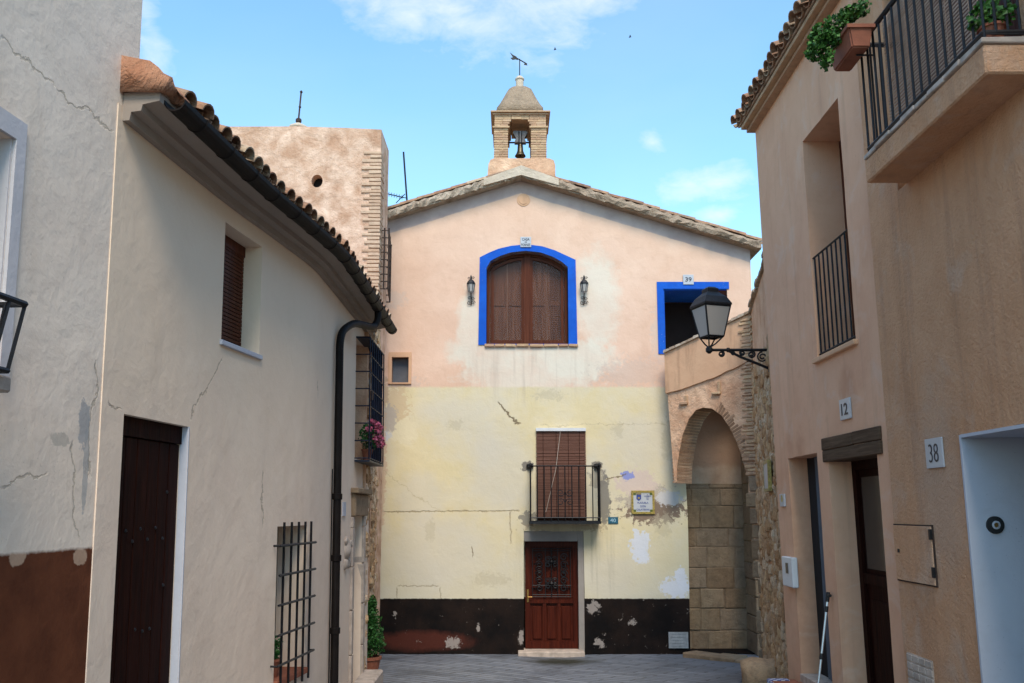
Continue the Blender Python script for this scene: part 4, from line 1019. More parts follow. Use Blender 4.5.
# blocked arch: ashlar below, plaster zone above
FK2 = Frame((0, 18.05), (1, 0), (0, -1))
bm = NB(); z = 0.0; rowsz = [.36, .42, .38, .40, .40, .36, .44, .34, .38, .3]; s_lo, s_hi = 3.1, 5.1; zash = FW.px(700, 482)[1] 
for hgt in rowsz:
    if z > zash: break
    s = s_lo - random.uniform(0, .2); top_ = min(z + hgt, zash)
    xl = 3.36; s = xl - random.uniform(0, .3)
    while s < s_hi:
        w_ = random.uniform(.3, .75); fbox(bm, FK2, max(s, xl) + .006, s + w_ - .006, z + .006, top_ - .006, -.05, random.uniform(-.012, .010), .014, .006); s += w_
    z = top_
fbox(bm, FK2, 3.37, s_hi, -.1, zash, -.09, -.02)
z = 0.0
while z < FW.px(705, 395)[1]:
    hgt = random.uniform(.3, .42); fbox(bm, FK2, 4.565 + random.uniform(-.008, .008), 5.0, z + .004, z + hgt - .006, .02, .75 + random.uniform(-.01, .01), .014, .006); z += hgt
obj('blocking_stones', bm, M_ashlar, aw_t)
gg, c, h = plaster('arch_plaster', (.36, .26, .19), (.46, .38, .31), .5, .8, 1.5, stain_amt=.4); zq = FW.px(710, 462)[1]
c = gg.mix(gg.mr(gg.m('ADD', gg.z, gg.m('MULTIPLY', gg.noise(3, 5), .3)), zq + .1, zq + .2, 0, .8), c, (.34, .21, .14)); M_archpl = finish(gg, c, h, .7, .05)  # upper plaster coloured darker to carry the shade under the arch
bm = NB(); fbox(bm, FK2, s_lo, s_hi, zash + .003, FW.px(705, 395)[1], -.09, -.005); obj('blocking_plaster', bm, M_archpl, aw_t)
bm = NB()
for p, L_ in (((684, 403), .2), ((717, 393), .3)):
    a, z = FW.px(*p); fbox(bm, FW, a - .09, a + .09, z - .03, z + .02, -.1, .05, .01, .01); fbox(bm, FW, a + .02, a + .09, z, z + L_ * .7, -.1, .025, .01)
obj('stone_corbel', bm, M_brick, aw_t)
bm = NB(); s = .1
while s < AL: w_ = random.uniform(.3, .6); fbox(bm, FW, s, min(s + w_, AL) - .01, -.1, .1 + random.uniform(-.03, .02), -.5, random.uniform(.04, .12) - .12, .02, .01); s += w_
obj('stone_threshold', bm, M_ashlar, aw_t)
# guard stone at the foot
bm = NB(); gs = Vector((3.72, 13.6, gz(13.6))); rock(bm, gs + Vector((0, 0, .12)), .30, Vector((0, 0, 1)), .9)
solo('guard_stone', bm, M_rubble, 'rounded brown guard stone at the foot of the rubble wall', 'stone', gs, smooth=True)
# small street plaque on the rubble wall (seen almost edge-on)
sa, sz = FBw.px(769, 475, .09); zt_ = FBw.px(769, 459, .09)[1]; zb_ = FBw.px(769, 491, .09)[1]; sB0, sB1 = FBw.px(764.5, 475, .09)[0], FBw.px(772.5, 475, .09)[0]
sB0, sB1 = min(sB0, sB1), max(sB0, sB1)
q = thing('tiled_wall_plaque', 'white tiled plaque with yellow border fixed to the rubble wall', 'plaque', FBw.pt(sa, zb_, .05))
sB1 = min(sB1, sB0 + .75)
bm = NB(); fbox(bm, FBw, sB0 + .04, sB1 - .04, zb_ + .04, zt_ - .04, .06, .1); obj('tile_face', bm, M_white, q)
bm = NB(); band(bm, FBw, rect(sB0, sB1, zb_, zt_), rect(sB0 + .04, sB1 - .04, zb_ + .04, zt_ - .04), .055, .105); obj('border', bm, M_yellow, q)

# ------------------------------------------------------------------ street lantern on its bracket
LY = 12.4; FLn = Frame((0, LY), (1, 0), (0, -1)); lx = lambda a, b=345: FLn.px(a, b)[0]; lz = lambda b, a=714: FLn.px(a, b)[1]
root_x = 3.62
lan = thing('street_lantern', 'black four-sided street lantern on a scrolled iron wall bracket', 'street lamp', (root_x, LY, lz(357)))
bm = NB(); zt = lz(350); x_l = lx(709); tube(bm, [(x_l, LY, zt), (root_x, LY, zt)], .022, 6)
tube(bm, [(lx(727), LY, zt), (lx(740), LY, lz(357)), (lx(755), LY, lz(363)), (root_x - .02, LY, lz(369))], .02, 6)
tube(bm, [(root_x - .02, LY, lz(372)), (root_x - .02, LY, lz(345))], .028, 6)
for a, b, r, sg in ((762, 357, .075, 1), (751, 354.5, .055, -1), (742, 353, .04, 1), (721, 354, .045, -1), (733, 353, .03, 1)):
    scroll(bm, FLn, lx(a), lz(b), r, 0, 1.7, math.pi / 2, sg, .012, 24)
lathe(bm, (x_l, LY, zt - .05), [(.02, 0), (.05, .03), (.05, .07), (.03, .1)], 8)
lathe(bm, (lx(728), LY, zt - .03), [(.02, 0), (.035, .03), (.02, .06)], 8)
obj('bracket', bm, M_iron, lan)
cxl = lx(712); z0 = lz(337); z1 = lz(307.5); w0_, w1_ = .118, .195
def sq(cx_, cy_, z, w, rot=R(18)):
    return [Vector((cx_ + w * 1.414 * math.cos(rot + math.pi / 4 + k * math.pi / 2), cy_ + w * 1.414 * math.sin(rot + math.pi / 4 + k * math.pi / 2), z)) for k in range(4)]
bm = NB(); A0, A1 = sq(cxl, LY, z0, w0_), sq(cxl, LY, z1, w1_)
for k in range(4):
    tube(bm, [A0[k], A1[k]], .013, 4); tube(bm, [A0[k], A0[(k + 1) % 4]], .016, 4); tube(bm, [A1[k], A1[(k + 1) % 4]], .018, 4)
    tube(bm, [A0[k], A0[k] * .45 + Vector((x_l, LY, zt + .04)) * .55 + Vector((0, 0, -.02)), Vector((x_l, LY, zt + .03))], .011, 5)
obj('lamp_frame', bm, M_iron, lan)
for k in range(4):
    bm = NB(); a, b, c_, d = A0[k], A0[(k + 1) % 4], A1[(k + 1) % 4], A1[k]; ctr = (a + b + c_ + d) / 4; n_ = (b - a).cross(d - a).normalized() * .004
    hexa(bm, [p + n_ for p in (a, b, c_, d)] + [p - n_ for p in (a, b, c_, d)]); obj('glass_pane', bm, M_leadglass, lan)
bm = NB(); rings = [sq(cxl, LY, z1 + .01, w1_ + .018), sq(cxl, LY, z1 + .035, w1_ + .018), sq(cxl, LY, lz(298), .16), sq(cxl, LY, lz(293), .085), sq(cxl, LY, lz(289.5), .085), sq(cxl, LY, lz(287.5), .05)]
vv = [[bm.verts.new(p) for p in r_] for r_ in rings]
for a, b in zip(vv, vv[1:]):
    for k in range(4): bm.faces.new((a[k], a[(k + 1) % 4], b[(k + 1) % 4], b[k]))
bm.faces.new(vv[0][::-1]); bm.faces.new(vv[-1]); obj('lamp_cap', bm, M_iron, lan)

# ------------------------------------------------------------------ left white building
b1 = thing('white_house', 'tall rough white plastered house on the far left with a brown painted base', 'house', (-2.7, 5, 0))
sE = FL1.px(139, 40)[0] + .02
so_ = FL1.px(9, 200)[0]; ztw = FL1.px(10, 137)[1]; zbw = FL1.px(8, 378)[1]
bm = wall_body(FL1, [(-6, 0), (sE, 0), (sE, 9), (-6, 9)], [(rect(so_ - 1.1, so_, zbw, ztw), .3)], 6); obj('wall', bm, M_b1, b1)
bo = FL1.px(19, 200)[0] - so_
bm = NB(); fpoly(bm, FL1, [(so_ - 1.1, ztw), (so_, ztw), (so_, zbw), (so_ + bo, zbw), (so_ + bo, ztw + .12), (so_ - 1.1, ztw + .12)], -.004, .02); 
fbox(bm, FL1, so_ - .012, so_ + .0, zbw, ztw, -.29, -.005); obj('window_surround', bm, M_frame, b1, 'bluish white band round the upper window')
bm = NB(); fbox(bm, FL1, so_ - 1.09, so_ - .013, zbw, ztw - .003, -.295, -.25); obj('balcony_door', bm, M_darkwood, b1)
tO = .32; sb = FL1.px(25, 306, tO)[0]; zr, zf = FL1.px(24, 304, tO)[1], FL1.px(16, 372, tO)[1]
bm = NB(); fbox(bm, FL1, sb - 1.6, sb + .0, zf - .1, zf - .02, 0, tO - .04, .01); bal = obj('balcony', bm, M_step, b1)
bm = NB(); lean = .07
tube(bm, [FL1.pt(sb, zr, 0), FL1.pt(sb, zr, tO), FL1.pt(sb - 1.6, zr, tO), FL1.pt(sb - 1.6, zr, 0)], .017, 6)
tube(bm, [FL1.pt(sb - lean, zf, 0), FL1.pt(sb - lean, zf, tO - .02), FL1.pt(sb - 1.6, zf, tO - .02)], .015, 6)
for k in range(14): a = sb - k * .12; sqbar(bm, FL1.pt(a - lean, zf, tO - .02), FL1.pt(a, zr, tO), .016)
for k in range(1, 3): sqbar(bm, FL1.pt(sb - lean, zf, tO * k / 3), FL1.pt(sb, zr, tO * k / 3), .014)
obj('railing', bm, M_iron, bal)

# ------------------------------------------------------------------ cream curved house (left)
b2 = thing('cream_curved_house', 'cream plastered house with a curving wall, tiled eave and dark gutter on the left', 'house', (-2.6, 9, 0))
hW = EYE + 2.72
def bs(px, py): return BC.px(px, py)[0]
def bz(px, py): return BC.px(px, py)[1]
HO = {}
HO['door'] = (bs(121, 470), bs(187, 470), gz(7) - .1, bz(155, 420), .13)
HO['win'] = (bs(223, 290), bs(261, 290), bz(240, 349), bz(240, 232), .26)
HO['grille'] = (bs(275.5, 600), bs(305.5, 600), bz(290, 677), bz(290, 526), .34)
HO['cage'] = (bs(355.5, 400), bs(370, 400), bz(363, 461), bz(363, 344), .25)
HO['dw'] = (bs(352, 560), bs(361.5, 560), gz(12.3), bz(358, 516), .28)
s_start = bs(100, 560) if bs(100, 560) else 0
ss = [0.45]; a = .45
cuts = sorted(v for k_ in HO.values() for v in k_[:2]); zc_ = sorted(set([0.0, hW] + [v for k_ in HO.values() for v in k_[2:4]] + [k_ * .45 for k_ in range(1, 12)]))
ss = sorted(set([round(v, 4) for v in cuts + [.545 + i * (BC.L - .545) / 50 for i in range(51)]]))
bm = NB(); cache = {}
def V(i, k, t=0.0):
    key = (round(i, 4), round(k, 4), round(t, 3))
    if key not in cache: cache[key] = bm.verts.new(BC.pt(i, k, t))
    return cache[key]
inside = lambda s, z: next((h_ for h_ in HO.values() if h_[0] - 1e-3 < s < h_[1] + 1e-3 and h_[2] - 1e-3 < z < h_[3] + 1e-3), None)
for a, b in zip(ss, ss[1:]):
    for u, v in zip(zc_, zc_[1:]):
        h_ = inside((a + b) / 2, (u + v) / 2); t = -h_[4] if h_ else 0
        bm.faces.new((V(a, u, t), V(b, u, t), V(b, v, t), V(a, v, t)))
for h_ in HO.values():
    s0, s1, z0, z1, dp = h_
    zz = [v for v in zc_ if z0 - 1e-3 <= v <= z1 + 1e-3]; sx = [v for v in ss if s0 - 1e-3 <= v <= s1 + 1e-3]
    for u, v in zip(zz, zz[1:]):
        for q in (sx[0], sx[-1]): bm.faces.new((V(q, u), V(q, v), V(q, v, -dp), V(q, u, -dp)))
    for u, v in zip(sx, sx[1:]):
        for q in (zz[0], zz[-1]): bm.faces.new((V(u, q), V(v, q), V(v, q, -dp), V(u, q, -dp)))
# end wall, back and top
e = ss[-1]; tp = [V(s, hW) for s in ss]; bkt = [bm.verts.new((-9, BC.pt(s, hW).y, hW)) for s in ss]; bkb = [bm.verts.new((-9, BC.pt(s, 0).y, 0)) for s in ss]
for i in range(len(ss) - 1): bm.faces.new((tp[i], tp[i + 1], bkt[i + 1], bkt[i])); bm.faces.new((bkt[i], bkt[i + 1], bkb[i + 1], bkb[i]))
bm.faces.new([V(e, z_) for z_ in zc_] + [bkt[-1], bkb[-1]]); bm.faces.new([V(ss[0], z_) for z_ in zc_] + [bkt[0], bkb[0]])
obj('wall', bm, M_b2, b2, recalc=True)
# eave: soffit mouldings, gutter, tiles
def sweep(bm, prof, sa, sb_, n=60):
    prev = None
    for k in range(n + 1):
        s = sa + (sb_ - sa) * k / n; vs = [bm.verts.new(BC.pt(s, z, t)) for t, z in prof]
        if prev:
            m_ = len(vs)
            for i in range(m_): bm.faces.new((prev[i], prev[(i + 1) % m_], vs[(i + 1) % m_], vs[i]))
        else: bm.faces.new(vs[::-1])
        prev = vs
    bm.faces.new(prev)
eS0, eS1 = .60, BC.L + .1
bm = NB(); sweep(bm, [(0, hW - .10), (.05, hW - .10), (.06, hW - .04), (.13, hW - .035), (.14, hW + .01), (.26, hW + .03), (.26, hW + .10), (0, hW + .10)], eS0, eS1)
eave = obj('soffit', bm, M_soffit, b2)
bm = NB(); gp = []; N_ = 8; gr = .080; gt, gzv = .335, hW + .06
for k in range(N_ + 1): an = math.pi + math.pi * k / N_; gp.append((gt + gr * math.cos(an), gzv + gr * math.sin(an)))
for k in range(N_ + 1): an = 2 * math.pi - math.pi * k / N_; gp.append((gt + (gr - .008) * math.cos(an), gzv + .004 + (gr - .008) * math.sin(an)))
sweep(bm, gp, eS0 + .06, eS1 + .25)
for k in range(16):
    s = eS0 + .4 + k * (eS1 - eS0 - .3) / 15; pr = [BC.pt(s, gzv + (gr + .001) * math.sin(math.pi + math.pi * i / 8), gt + (gr + .001) * math.cos(math.pi + math.pi * i / 8)) for i in range(9)]; tube(bm, pr, .006, 4)

# end cap
gut = obj('gutter', bm, M_gutter, b2)
# downpipe
pp = lambda px, py, t: BC.P(px, py, t)
sP = BC.px(338.0, 450, .065)[0]; a_ = BC.px(378, 322, .30)
sG = sP + 1.35; zG = gzv - .07
def dp(s, z, t): return BC.pt(s, z, t)
zelb = bz(338, 335)
path = [dp(sG, zG, gt), dp(sG, zG - .12, gt), dp(sG - .06, zG - .24, gt - .05), dp(sP + .5, zelb + .22, .15), dp(sP + .12, zelb + .04, .075), dp(sP, zelb - .12, .065), dp(sP, zelb - .4, .065), dp(sP, gz(10), .065)]
fine = []
for i in range(len(path) - 1):
    for k in range(5): fine.append(path[i].lerp(path[i + 1], k / 5))
fine.append(path[-1])
for _ in range(3): fine = [fine[0]] + [(fine[i - 1] + fine[i] * 2 + fine[i + 1]) / 4 for i in range(1, len(fine) - 1)] + [fine[-1]]
bm = NB(); tube(bm, fine, .048, 12)
for py in (500, 560, 630): 
    z = bz(335, py); lathe(bm, dp(sP, z, .065), [(.05, 0), (.06, .005), (.06, .07), (.05, .075)], 12)
tube(bm, [dp(sP - .09, bz(335, 470), .02), dp(sP - .09, gz(10), .02)], .007, 4)
obj('downpipe', bm, M_gutter, b2, smooth=False)
bm = NB(); rp = []; ud = []; sd_ = []; nm = []
s = eS0 + .50
s = eS0 + .36
while s < eS1 + .05:
    n_ = BC.smooth_n(min(s, BC.L)); u = (-n_ * math.cos(R(19)) + Vector((0, 0, math.sin(R(19))))); side = Vector((0, 0, 1)).cross(n_).normalized()
    rp.append(BC.pt(s, hW + .155, .30)); ud.append(u); sd_.append(side); nm.append((n_ * math.sin(R(19)) + Vector((0, 0, math.cos(R(19)))))); s += .20
tile_field(bm, rp, ud, sd_, nm, 9)
roof2 = obj('roof_tiles', bm, M_tile, b2)
bm = NB(); prev = None
for k in range(41):
    s = eS0 + .02 + (eS1 - eS0) * k / 40; n_ = BC.smooth_n(min(s, BC.L)); p = BC.pt(s, hW + .10, .27); u = (-n_ * math.cos(R(19)) + Vector((0, 0, math.sin(R(19)))))
    vs = [bm.verts.new(q) for q in (p, p + u * 3.4, p + u * 3.4 - Vector((0, 0, .9)), p - n_ * .25 - Vector((0, 0, .0)))]
    if prev:
        for i in range(4): bm.faces.new((prev[i], prev[(i + 1) % 4], vs[(i + 1) % 4], vs[i]))
    else: bm.faces.new(vs[::-1])
    prev = vs
bm.faces.new(prev); obj('roof_deck', bm, M_mortar, b2)
# terracotta mortar lump closing the near end
gg, c, h = plaster('clay_mortar', (.34, .165, .10), (.42, .25, .17), .5, 1.2, 3, stain_amt=.5); M_clay = finish(gg, c, h, 1.0, .12)
bm = NB(); ns = 10; prev = None
for k in range(ns + 1):
    s = eS0 - .04 + .50 * k / ns; ht = .15 * (1 - .5 * (k / ns)) + .02 * math.sin(k * 1.3); wv = .0
    pr = [(.02, hW + .101), (.28, hW + .101), (.31, hW + .14), (.32, hW + .12 + ht * .35), (.28, hW + .13 + ht * .7), (.18, hW + .16 + ht), (-.1, hW + .22 + ht), (-.4, hW + .3 + ht), (-.4, hW + .101)]
    vs = [bm.verts.new(BC.pt(s, z + random.uniform(-.022, .022), t + random.uniform(-.02, .02))) for t, z in pr]
    if prev:
        m_ = len(vs)
        for i in range(m_): bm.faces.new((prev[i], prev[(i + 1) % m_], vs[(i + 1) % m_], vs[i]))
    else: bm.faces.new(vs[::-1])
    prev = vs
bm.faces.new(prev); obj('eave_end_mortar', bm, M_clay, b2, smooth=True)
# plank door
s0, s1, z0, z1, dpth = HO['door']; bm = NB(); n = 6
for k in range(n):
    a = s0 + .01 + (s1 - s0 - .02) * k / n; b = s0 + .01 + (s1 - s0 - .02) * (k + 1) / n; fbox(bm, BC, a + .004, b - .004, z0, z1 - .14, -.11, -.065 + random.uniform(-.002, .002), .004)
fbox(bm, BC, s0, s1, z1 - .135, z1 - .001, -.12, -.05); fbox(bm, BC, s0 + .002, s0 + .03, z0, z1 - .14, -.11, -.06)
pd = obj('plank_door', bm, M_darkwood, b2)
bm = NB()
for px, py in ((250 / 1.992, 380), (279 / 1.992, 376), (309 / 1.992, 374), (263 / 1.992, 401), (293 / 1.992, 397), (323 / 1.992, 395), (332 / 1.992, 303), (324 / 1.992, 488), (283 / 1.992, 580), (268 / 1.992, 577), (297 / 1.992, 575)):
    a, z = BC.px(px, 340 + py / 1.992, -.065); c = BC.pt(a, z, -.065); n_ = BC.smooth_n(a)
    bm = NB(); v = bmesh.ops.create_icosphere(bm, subdivisions=1, radius=.014)['verts']
    for q in v: q.co = q.co + c
    obj('door_stud', bm, M_iron, pd)
bm = NB(); fbox(bm, BC, s1 - .003, s1 + .004, z0, z1, -.064, -.004); fbox(bm, BC, s1 + .0, s1 + .012, z0, z1 + .0, -.003, .003); obj('door_jamb', bm, M_bluewhite, b2)
# window with blind
s0, s1, z0, z1, dpth = HO['win']; bm = NB()
band(bm, BC, rect(s0 + .002, s1 - .002, z0 + .002, z1 - .002), rect(s0 + .06, s1 - .06, z0 + .06, z1 - .06), -.25, -.2)
w_ = obj('window', bm, M_darkwood, b2)
bm = NB(); k = z0 + .03
while k < z1 - .12: fbox(bm, BC, s0 + .01, s1 - .01, k, k + .028, -.198, -.175); k += .036
fbox(bm, BC, s0 + .005, s1 - .005, z1 - .10, z1 - .004, -.2, -.165); obj('roller_blind', bm, M_brownwood, w_)
bm = NB(); fbox(bm, BC, s0 - .03, s1 + .03, z0 - .03, z0 + .012, -.24, .025, .004); obj('sill', bm, M_bluewhite, b2)
# barred window
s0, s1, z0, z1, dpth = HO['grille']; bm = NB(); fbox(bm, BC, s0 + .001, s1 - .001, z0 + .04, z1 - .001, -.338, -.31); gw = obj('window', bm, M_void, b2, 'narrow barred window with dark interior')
bm = NB(); T_ = .045
for k in range(5): a = s0 + .06 + (s1 - s0 - .06) * k / 4; sqbar(bm, BC.pt(a, z0 - .08, T_), BC.pt(a, z1 + .04, T_), .018)
for k in range(5): z = z0 + .18 + (z1 - z0 - .36) * k / 4; sqbar(bm, BC.pt(s0 - .08, z, T_ + .02), BC.pt(s1 + .12, z, T_ + .02), .018)
for a in (s0 - .08, s1 + .12):
    for k in (0, 4): z = z0 + .18 + (z1 - z0 - .36) * k / 4; sqbar(bm, BC.pt(a, z, T_ + .02), BC.pt(a, z, -.02), .014)
obj('window_grille', bm, M_iron, gw)
bm = NB(); fbox(bm, BC, s0 + .002, s1 - .002, z0 - .03, z0 + .03, -.3, .04, .006); obj('sill', bm, M_terra, b2, 'terracotta sill of the barred window')
def leaves(bm, c, r, n, size, shape=1.0, flat=False):
    for _ in range(n):
        while True:
            d = Vector((random.uniform(-1, 1), random.uniform(-1, 1), random.uniform(-1, 1)))
            if d.length < 1: break
        p = Vector(c) + Vector((d.x * r[0], d.y * r[1], d.z * r[2])); s = size * random.uniform(.6, 1.3)
        a = Vector((random.gauss(0, 1), random.gauss(0, 1), random.gauss(0, 1))).normalized(); b = a.orthogonal().normalized(); c_ = a.cross(b)
        q = [p + b * s, p + c_ * s * .55 * shape + a * s * .15, p - b * s * .6, p - c_ * s * .55 * shape + a * s * .15]
        bm.faces.new([bm.verts.new(v) for v in q])
def potted(name, label, cat, base, pr, ph, leaf_c, leaf_r, n, size, lm=M_leaf2, flowers=None):
    t = thing(name, label, cat, base); bm = NB(); lathe(bm, base, [(pr * .68, 0), (pr * .95, ph * .85), (pr * 1.08, ph * .86), (pr * 1.08, ph), (pr * .9, ph), (pr * .85, ph * .9)], 16); obj('pot', bm, M_terra, t)
    bm = NB()
    for k in range(6): tube(bm, [Vector(base) + Vector((0, 0, ph * .85)), Vector(leaf_c) + Vector((random.uniform(-.6, .6) * leaf_r[0], random.uniform(-.6, .6) * leaf_r[1], random.uniform(-.3, .6) * leaf_r[2]))], .005, 4)
    obj('stem', bm, M_stem, t); bm = NB(); leaves(bm, leaf_c, leaf_r, n, size); obj('foliage', bm, lm, t, recalc=False)
    if flowers: 
        for _ in range(flowers):
            bm = NB(); leaves(bm, Vector(leaf_c) + Vector((random.uniform(.1, 1.2) * leaf_r[0], random.uniform(-1, 1) * leaf_r[1], random.uniform(-.5, 1) * leaf_r[2])), (.045, .045, .045), 30, .026, 1.6); obj('flower', bm, M_pink, t, recalc=False)
    return t
p_ = BC.pt(s0 + (s1 - s0) * .28, z0 + .031, -.12); potted('potted_plant', 'small dark plant in a terracotta pot inside the barred window', 'plant', p_, .085, .17, p_ + Vector((0, 0, .27)), (.09, .09, .12), 240, .028)
# caged window with flowers
s0, s1, z0, z1, dpth = HO['cage']; bm = NB(); fbox(bm, BC, s0 + .002, s1 - .002, z0 + .002, z1 - .002, -.245, -.2); cw = obj('window', bm, M_white_cloth, b2, 'tall window behind a projecting iron cage')
T_ = .20; bm = NB(); z1c = z1 - .02
for k in range(8):
    z = z0 + (z1c - z0) * k / 7; tube(bm, [BC.pt(s0 - .02, z, 0), BC.pt(s0 - .02, z, T_), BC.pt(s1 + .05, z, T_), BC.pt(s1 + .05, z, 0)], .009, 4)
nb_ = 7
for k in range(nb_ + 1): a = s0 - .02 + (s1 - s0 + .07) * k / nb_; sqbar(bm, BC.pt(a, z0 - .02, T_), BC.pt(a, z1c, T_), .014)
for t in (.1,): sqbar(bm, BC.pt(s1 + .05, z0, t), BC.pt(s1 + .05, z1c, t), .014)
fbox(bm, BC, s0 - .03, s1 + .06, z0 - .05, z0 - .025, 0, T_ + .01); fbox(bm, BC, s0 - .02, s1 + .05, z1c, z1c + .015, 0, T_)
obj('window_grille', bm, M_ironblue, cw)
sh = NB(); fbox(sh, BC, s1 - .02, s1 + .01, z0 + .01, z1 - .01, .02, T_ - .02); obj('shutter', sh, M_ironblue, cw)
p_ = BC.pt(s0 + .40, z0 - .02, .11); potted('flower_pot', 'pink flowering geranium in a pot in the caged window', 'plant', p_, .08, .17, p_ + Vector((0.02, 0, .34)), (.14, .36, .20), 420, .03, M_leaf2, 24)
# stone doorway
s0, s1, z0, z1, dpth = HO['dw']; bm = NB(); fbox(bm, BC, s0 - .12, s1 + .22, z1 + .003, z1 + .30, -.05, .06, .012, .006); fbox(bm, BC, s0 - .18, s1 + .28, z1 + .305, z1 + .38, -.05, .11, .012)
dw = obj('stone_lintel', bm, M_ashlar, b2, 'stone lintel over the narrow doorway')
bm = NB(); z = z0
while z < z1 - .01:
    zz = min(z + random.uniform(.4, .6), z1); fbox(bm, BC, s0 - .14, s0 - .003, z, zz - .01, -.1, .035, .008, .004); fbox(bm, BC, s1 + .003, s1 + .16, z, zz - .01, -.24, .035, .008, .004); z = zz
obj('door_jamb', bm, M_step, b2)
bm = NB(); fbox(bm, BC, s0 + .001, s1 - .001, z0, z1 - .002, -.275, -.22); obj('door', bm, M_darkwood, b2)
bm = NB(); fbox(bm, BC, s0 - .25, s1 + .35, 0, z0 + .16, 0, .28, .02); fbox(bm, BC, s0 - .9, s0 - .27, 0, z0 + .22, 0, .16, .02); obj('doorstep', bm, M_step, b2)
# carved stone crest
cs, cz_ = bs(346.5, 552), bz(346.5, 552); q = BC.pt(cs, cz_ - .25, .0); bm = NB(); rock(bm, BC.pt(cs, cz_ + .03, .0), .16, BC.smooth_n(cs), .3)
for dx_, dz_ in ((-.12, -.15), (.13, .1), (-.1, .14), (.1, -.14)): rock(bm, BC.pt(cs + dx_, cz_ + dz_, .01), .06, BC.smooth_n(cs), .5)
solo('stone_crest', bm, M_step, 'worn carved stone crest on the cream wall beside the downpipe', 'carving', q, smooth=True)
bm = NB(); s = bs(343.5, 510); fbox(bm, BC, s - .1, s + .1, bz(343, 516), bz(343, 502), 0, .015); solo('door_number_tile', bm, M_bluewhite, 'tiny pale tile on the cream wall above the stone crest', 'tile', BC.pt(s, bz(343, 516), 0))
# shrub past the house
sb0 = Vector((-2.17, 14.15, gz(14.15))); t = thing('potted_shrub', 'upright bright green shrub in a pot by the archway on the left', 'shrub', sb0)
bm = NB(); lathe(bm, sb0, [(.12, 0), (.17, .28), (.19, .29), (.19, .33), (.16, .33), (.15, .3)], 16); obj('pot', bm, M_terra, t)
bm = NB(); tube(bm, [sb0 + Vector((0, 0, .3)), sb0 + Vector((0, 0, .9))], .02, 6); obj('trunk', bm, M_stem, t)
bm = NB()
for k in range(26):
    zz = .38 + .78 * k / 25; rr = .17 * (1 - .75 * (k / 25) ** 2) + .03; an = random.uniform(0, 6.28); leaves(bm, sb0 + Vector((math.cos(an) * rr * .5, math.sin(an) * rr * .5, zz)), (rr * .75, rr * .75, .08), 120, .026)
obj('foliage', bm, M_bush, t, recalc=False)

# ------------------------------------------------------------------ rose house number 12 (right)
b12 = thing('rose_house', 'rose plastered house on the right with timber lintel over the door and deep upper window', 'house', (3.3, 9.6, 0))
YA, YB = 7.82, 11.27
rs = lambda px, py=500: FR.px(px, py)[0]; rz_ = lambda px, py: FR.px(px, py)[1]
zE = rz_(752, 131)
w1 = (rs(820), rs(790.5), rz_(800, 676), rz_(800, 456)); dr = (rs(880.5), rs(831), 0.3, rz_(850, 455)); uw = (rs(853, 300), rs(813.5, 300), rz_(842, 347), rz_(812, 130))
uw = (uw[0], uw[1], uw[2], uw[3])
bm = wall_body(FR, [(YA, 0), (YB, 0), (YB, zE), (YA, zE)], [(wob_rect(*w1, .008), .24), (wob_rect(*dr, .008), .30), (wob_rect(*uw, .008), .5)], 6); obj('wall', bm, M_b12, b12)
# roof eave
bm = NB(); rowsE = ((0, .10, zE - .07, zE - .03), (0, .17, zE - .027, zE + .02)); 
for t0, t1, za, zb5 in rowsE: fbox(bm, FR, YA + .02, YB + .06, za, zb5, t0 - .02, t1, .004)
ev = obj('eave', bm, M_brick, b12)
bm = NB(); n_ = Vector((-1, 0, 0)); u = Vector((math.cos(R(20)), 0, math.sin(R(20)))); P_ = []; s = YA + .12
while s < YB + .22: P_.append(FR.pt(s, zE + .05, .25)); s += .21
k_ = len(P_); tile_field(bm, P_, [u] * k_, [Vector((0, 1, 0))] * k_, [Vector((-math.sin(R(20)), 0, math.cos(R(20))))] * k_, 10); obj('roof_tiles', bm, M_tile, b12)
bm = NB(); a_ = FR.pt(YA, zE + .022, .19); b_ = FR.pt(YB + .12, zE + .022, .19); hexa(bm, [a_, b_, b_ + u * 3.6, a_ + u * 3.6, a_ + Vector((0, 0, .03)), b_ + Vector((0, 0, .03)), b_ + u * 3.6 + Vector((0, 0, .03)), a_ + u * 3.6 + Vector((0, 0, .03))]); obj('roof_deck', bm, M_tile, b12)
# left opening with curtain
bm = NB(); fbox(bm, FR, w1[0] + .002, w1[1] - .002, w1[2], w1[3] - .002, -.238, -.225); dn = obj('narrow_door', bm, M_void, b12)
bm = NB(); n = 24; ya, yb = w1[0] + .03, w1[1] - .42
prevv = None
for k in range(n + 1):
    a = ya + (yb - ya) * k / n; t = -.185 + .015 * math.sin(k * 1.6); vs = [bm.verts.new(FR.pt(a, w1[2] + .05, t + .01)), bm.verts.new(FR.pt(a, w1[3] - .01, t)), bm.verts.new(FR.pt(a, w1[3] - .01, t - .006)), bm.verts.new(FR.pt(a, w1[2] + .05, t + .004))]
    if prevv:
        for i in range(4): bm.faces.new((prevv[i], prevv[(i + 1) % 4], vs[(i + 1) % 4], vs[i]))
    prevv = vs
obj('curtain', bm, M_curtain, dn)
bm = NB(); fbox(bm, FR, w1[0] + .005, w1[1] - .005, w1[2] - .05, w1[2] + .04, -.22, .02, .006); obj('sill', bm, M_step, b12)
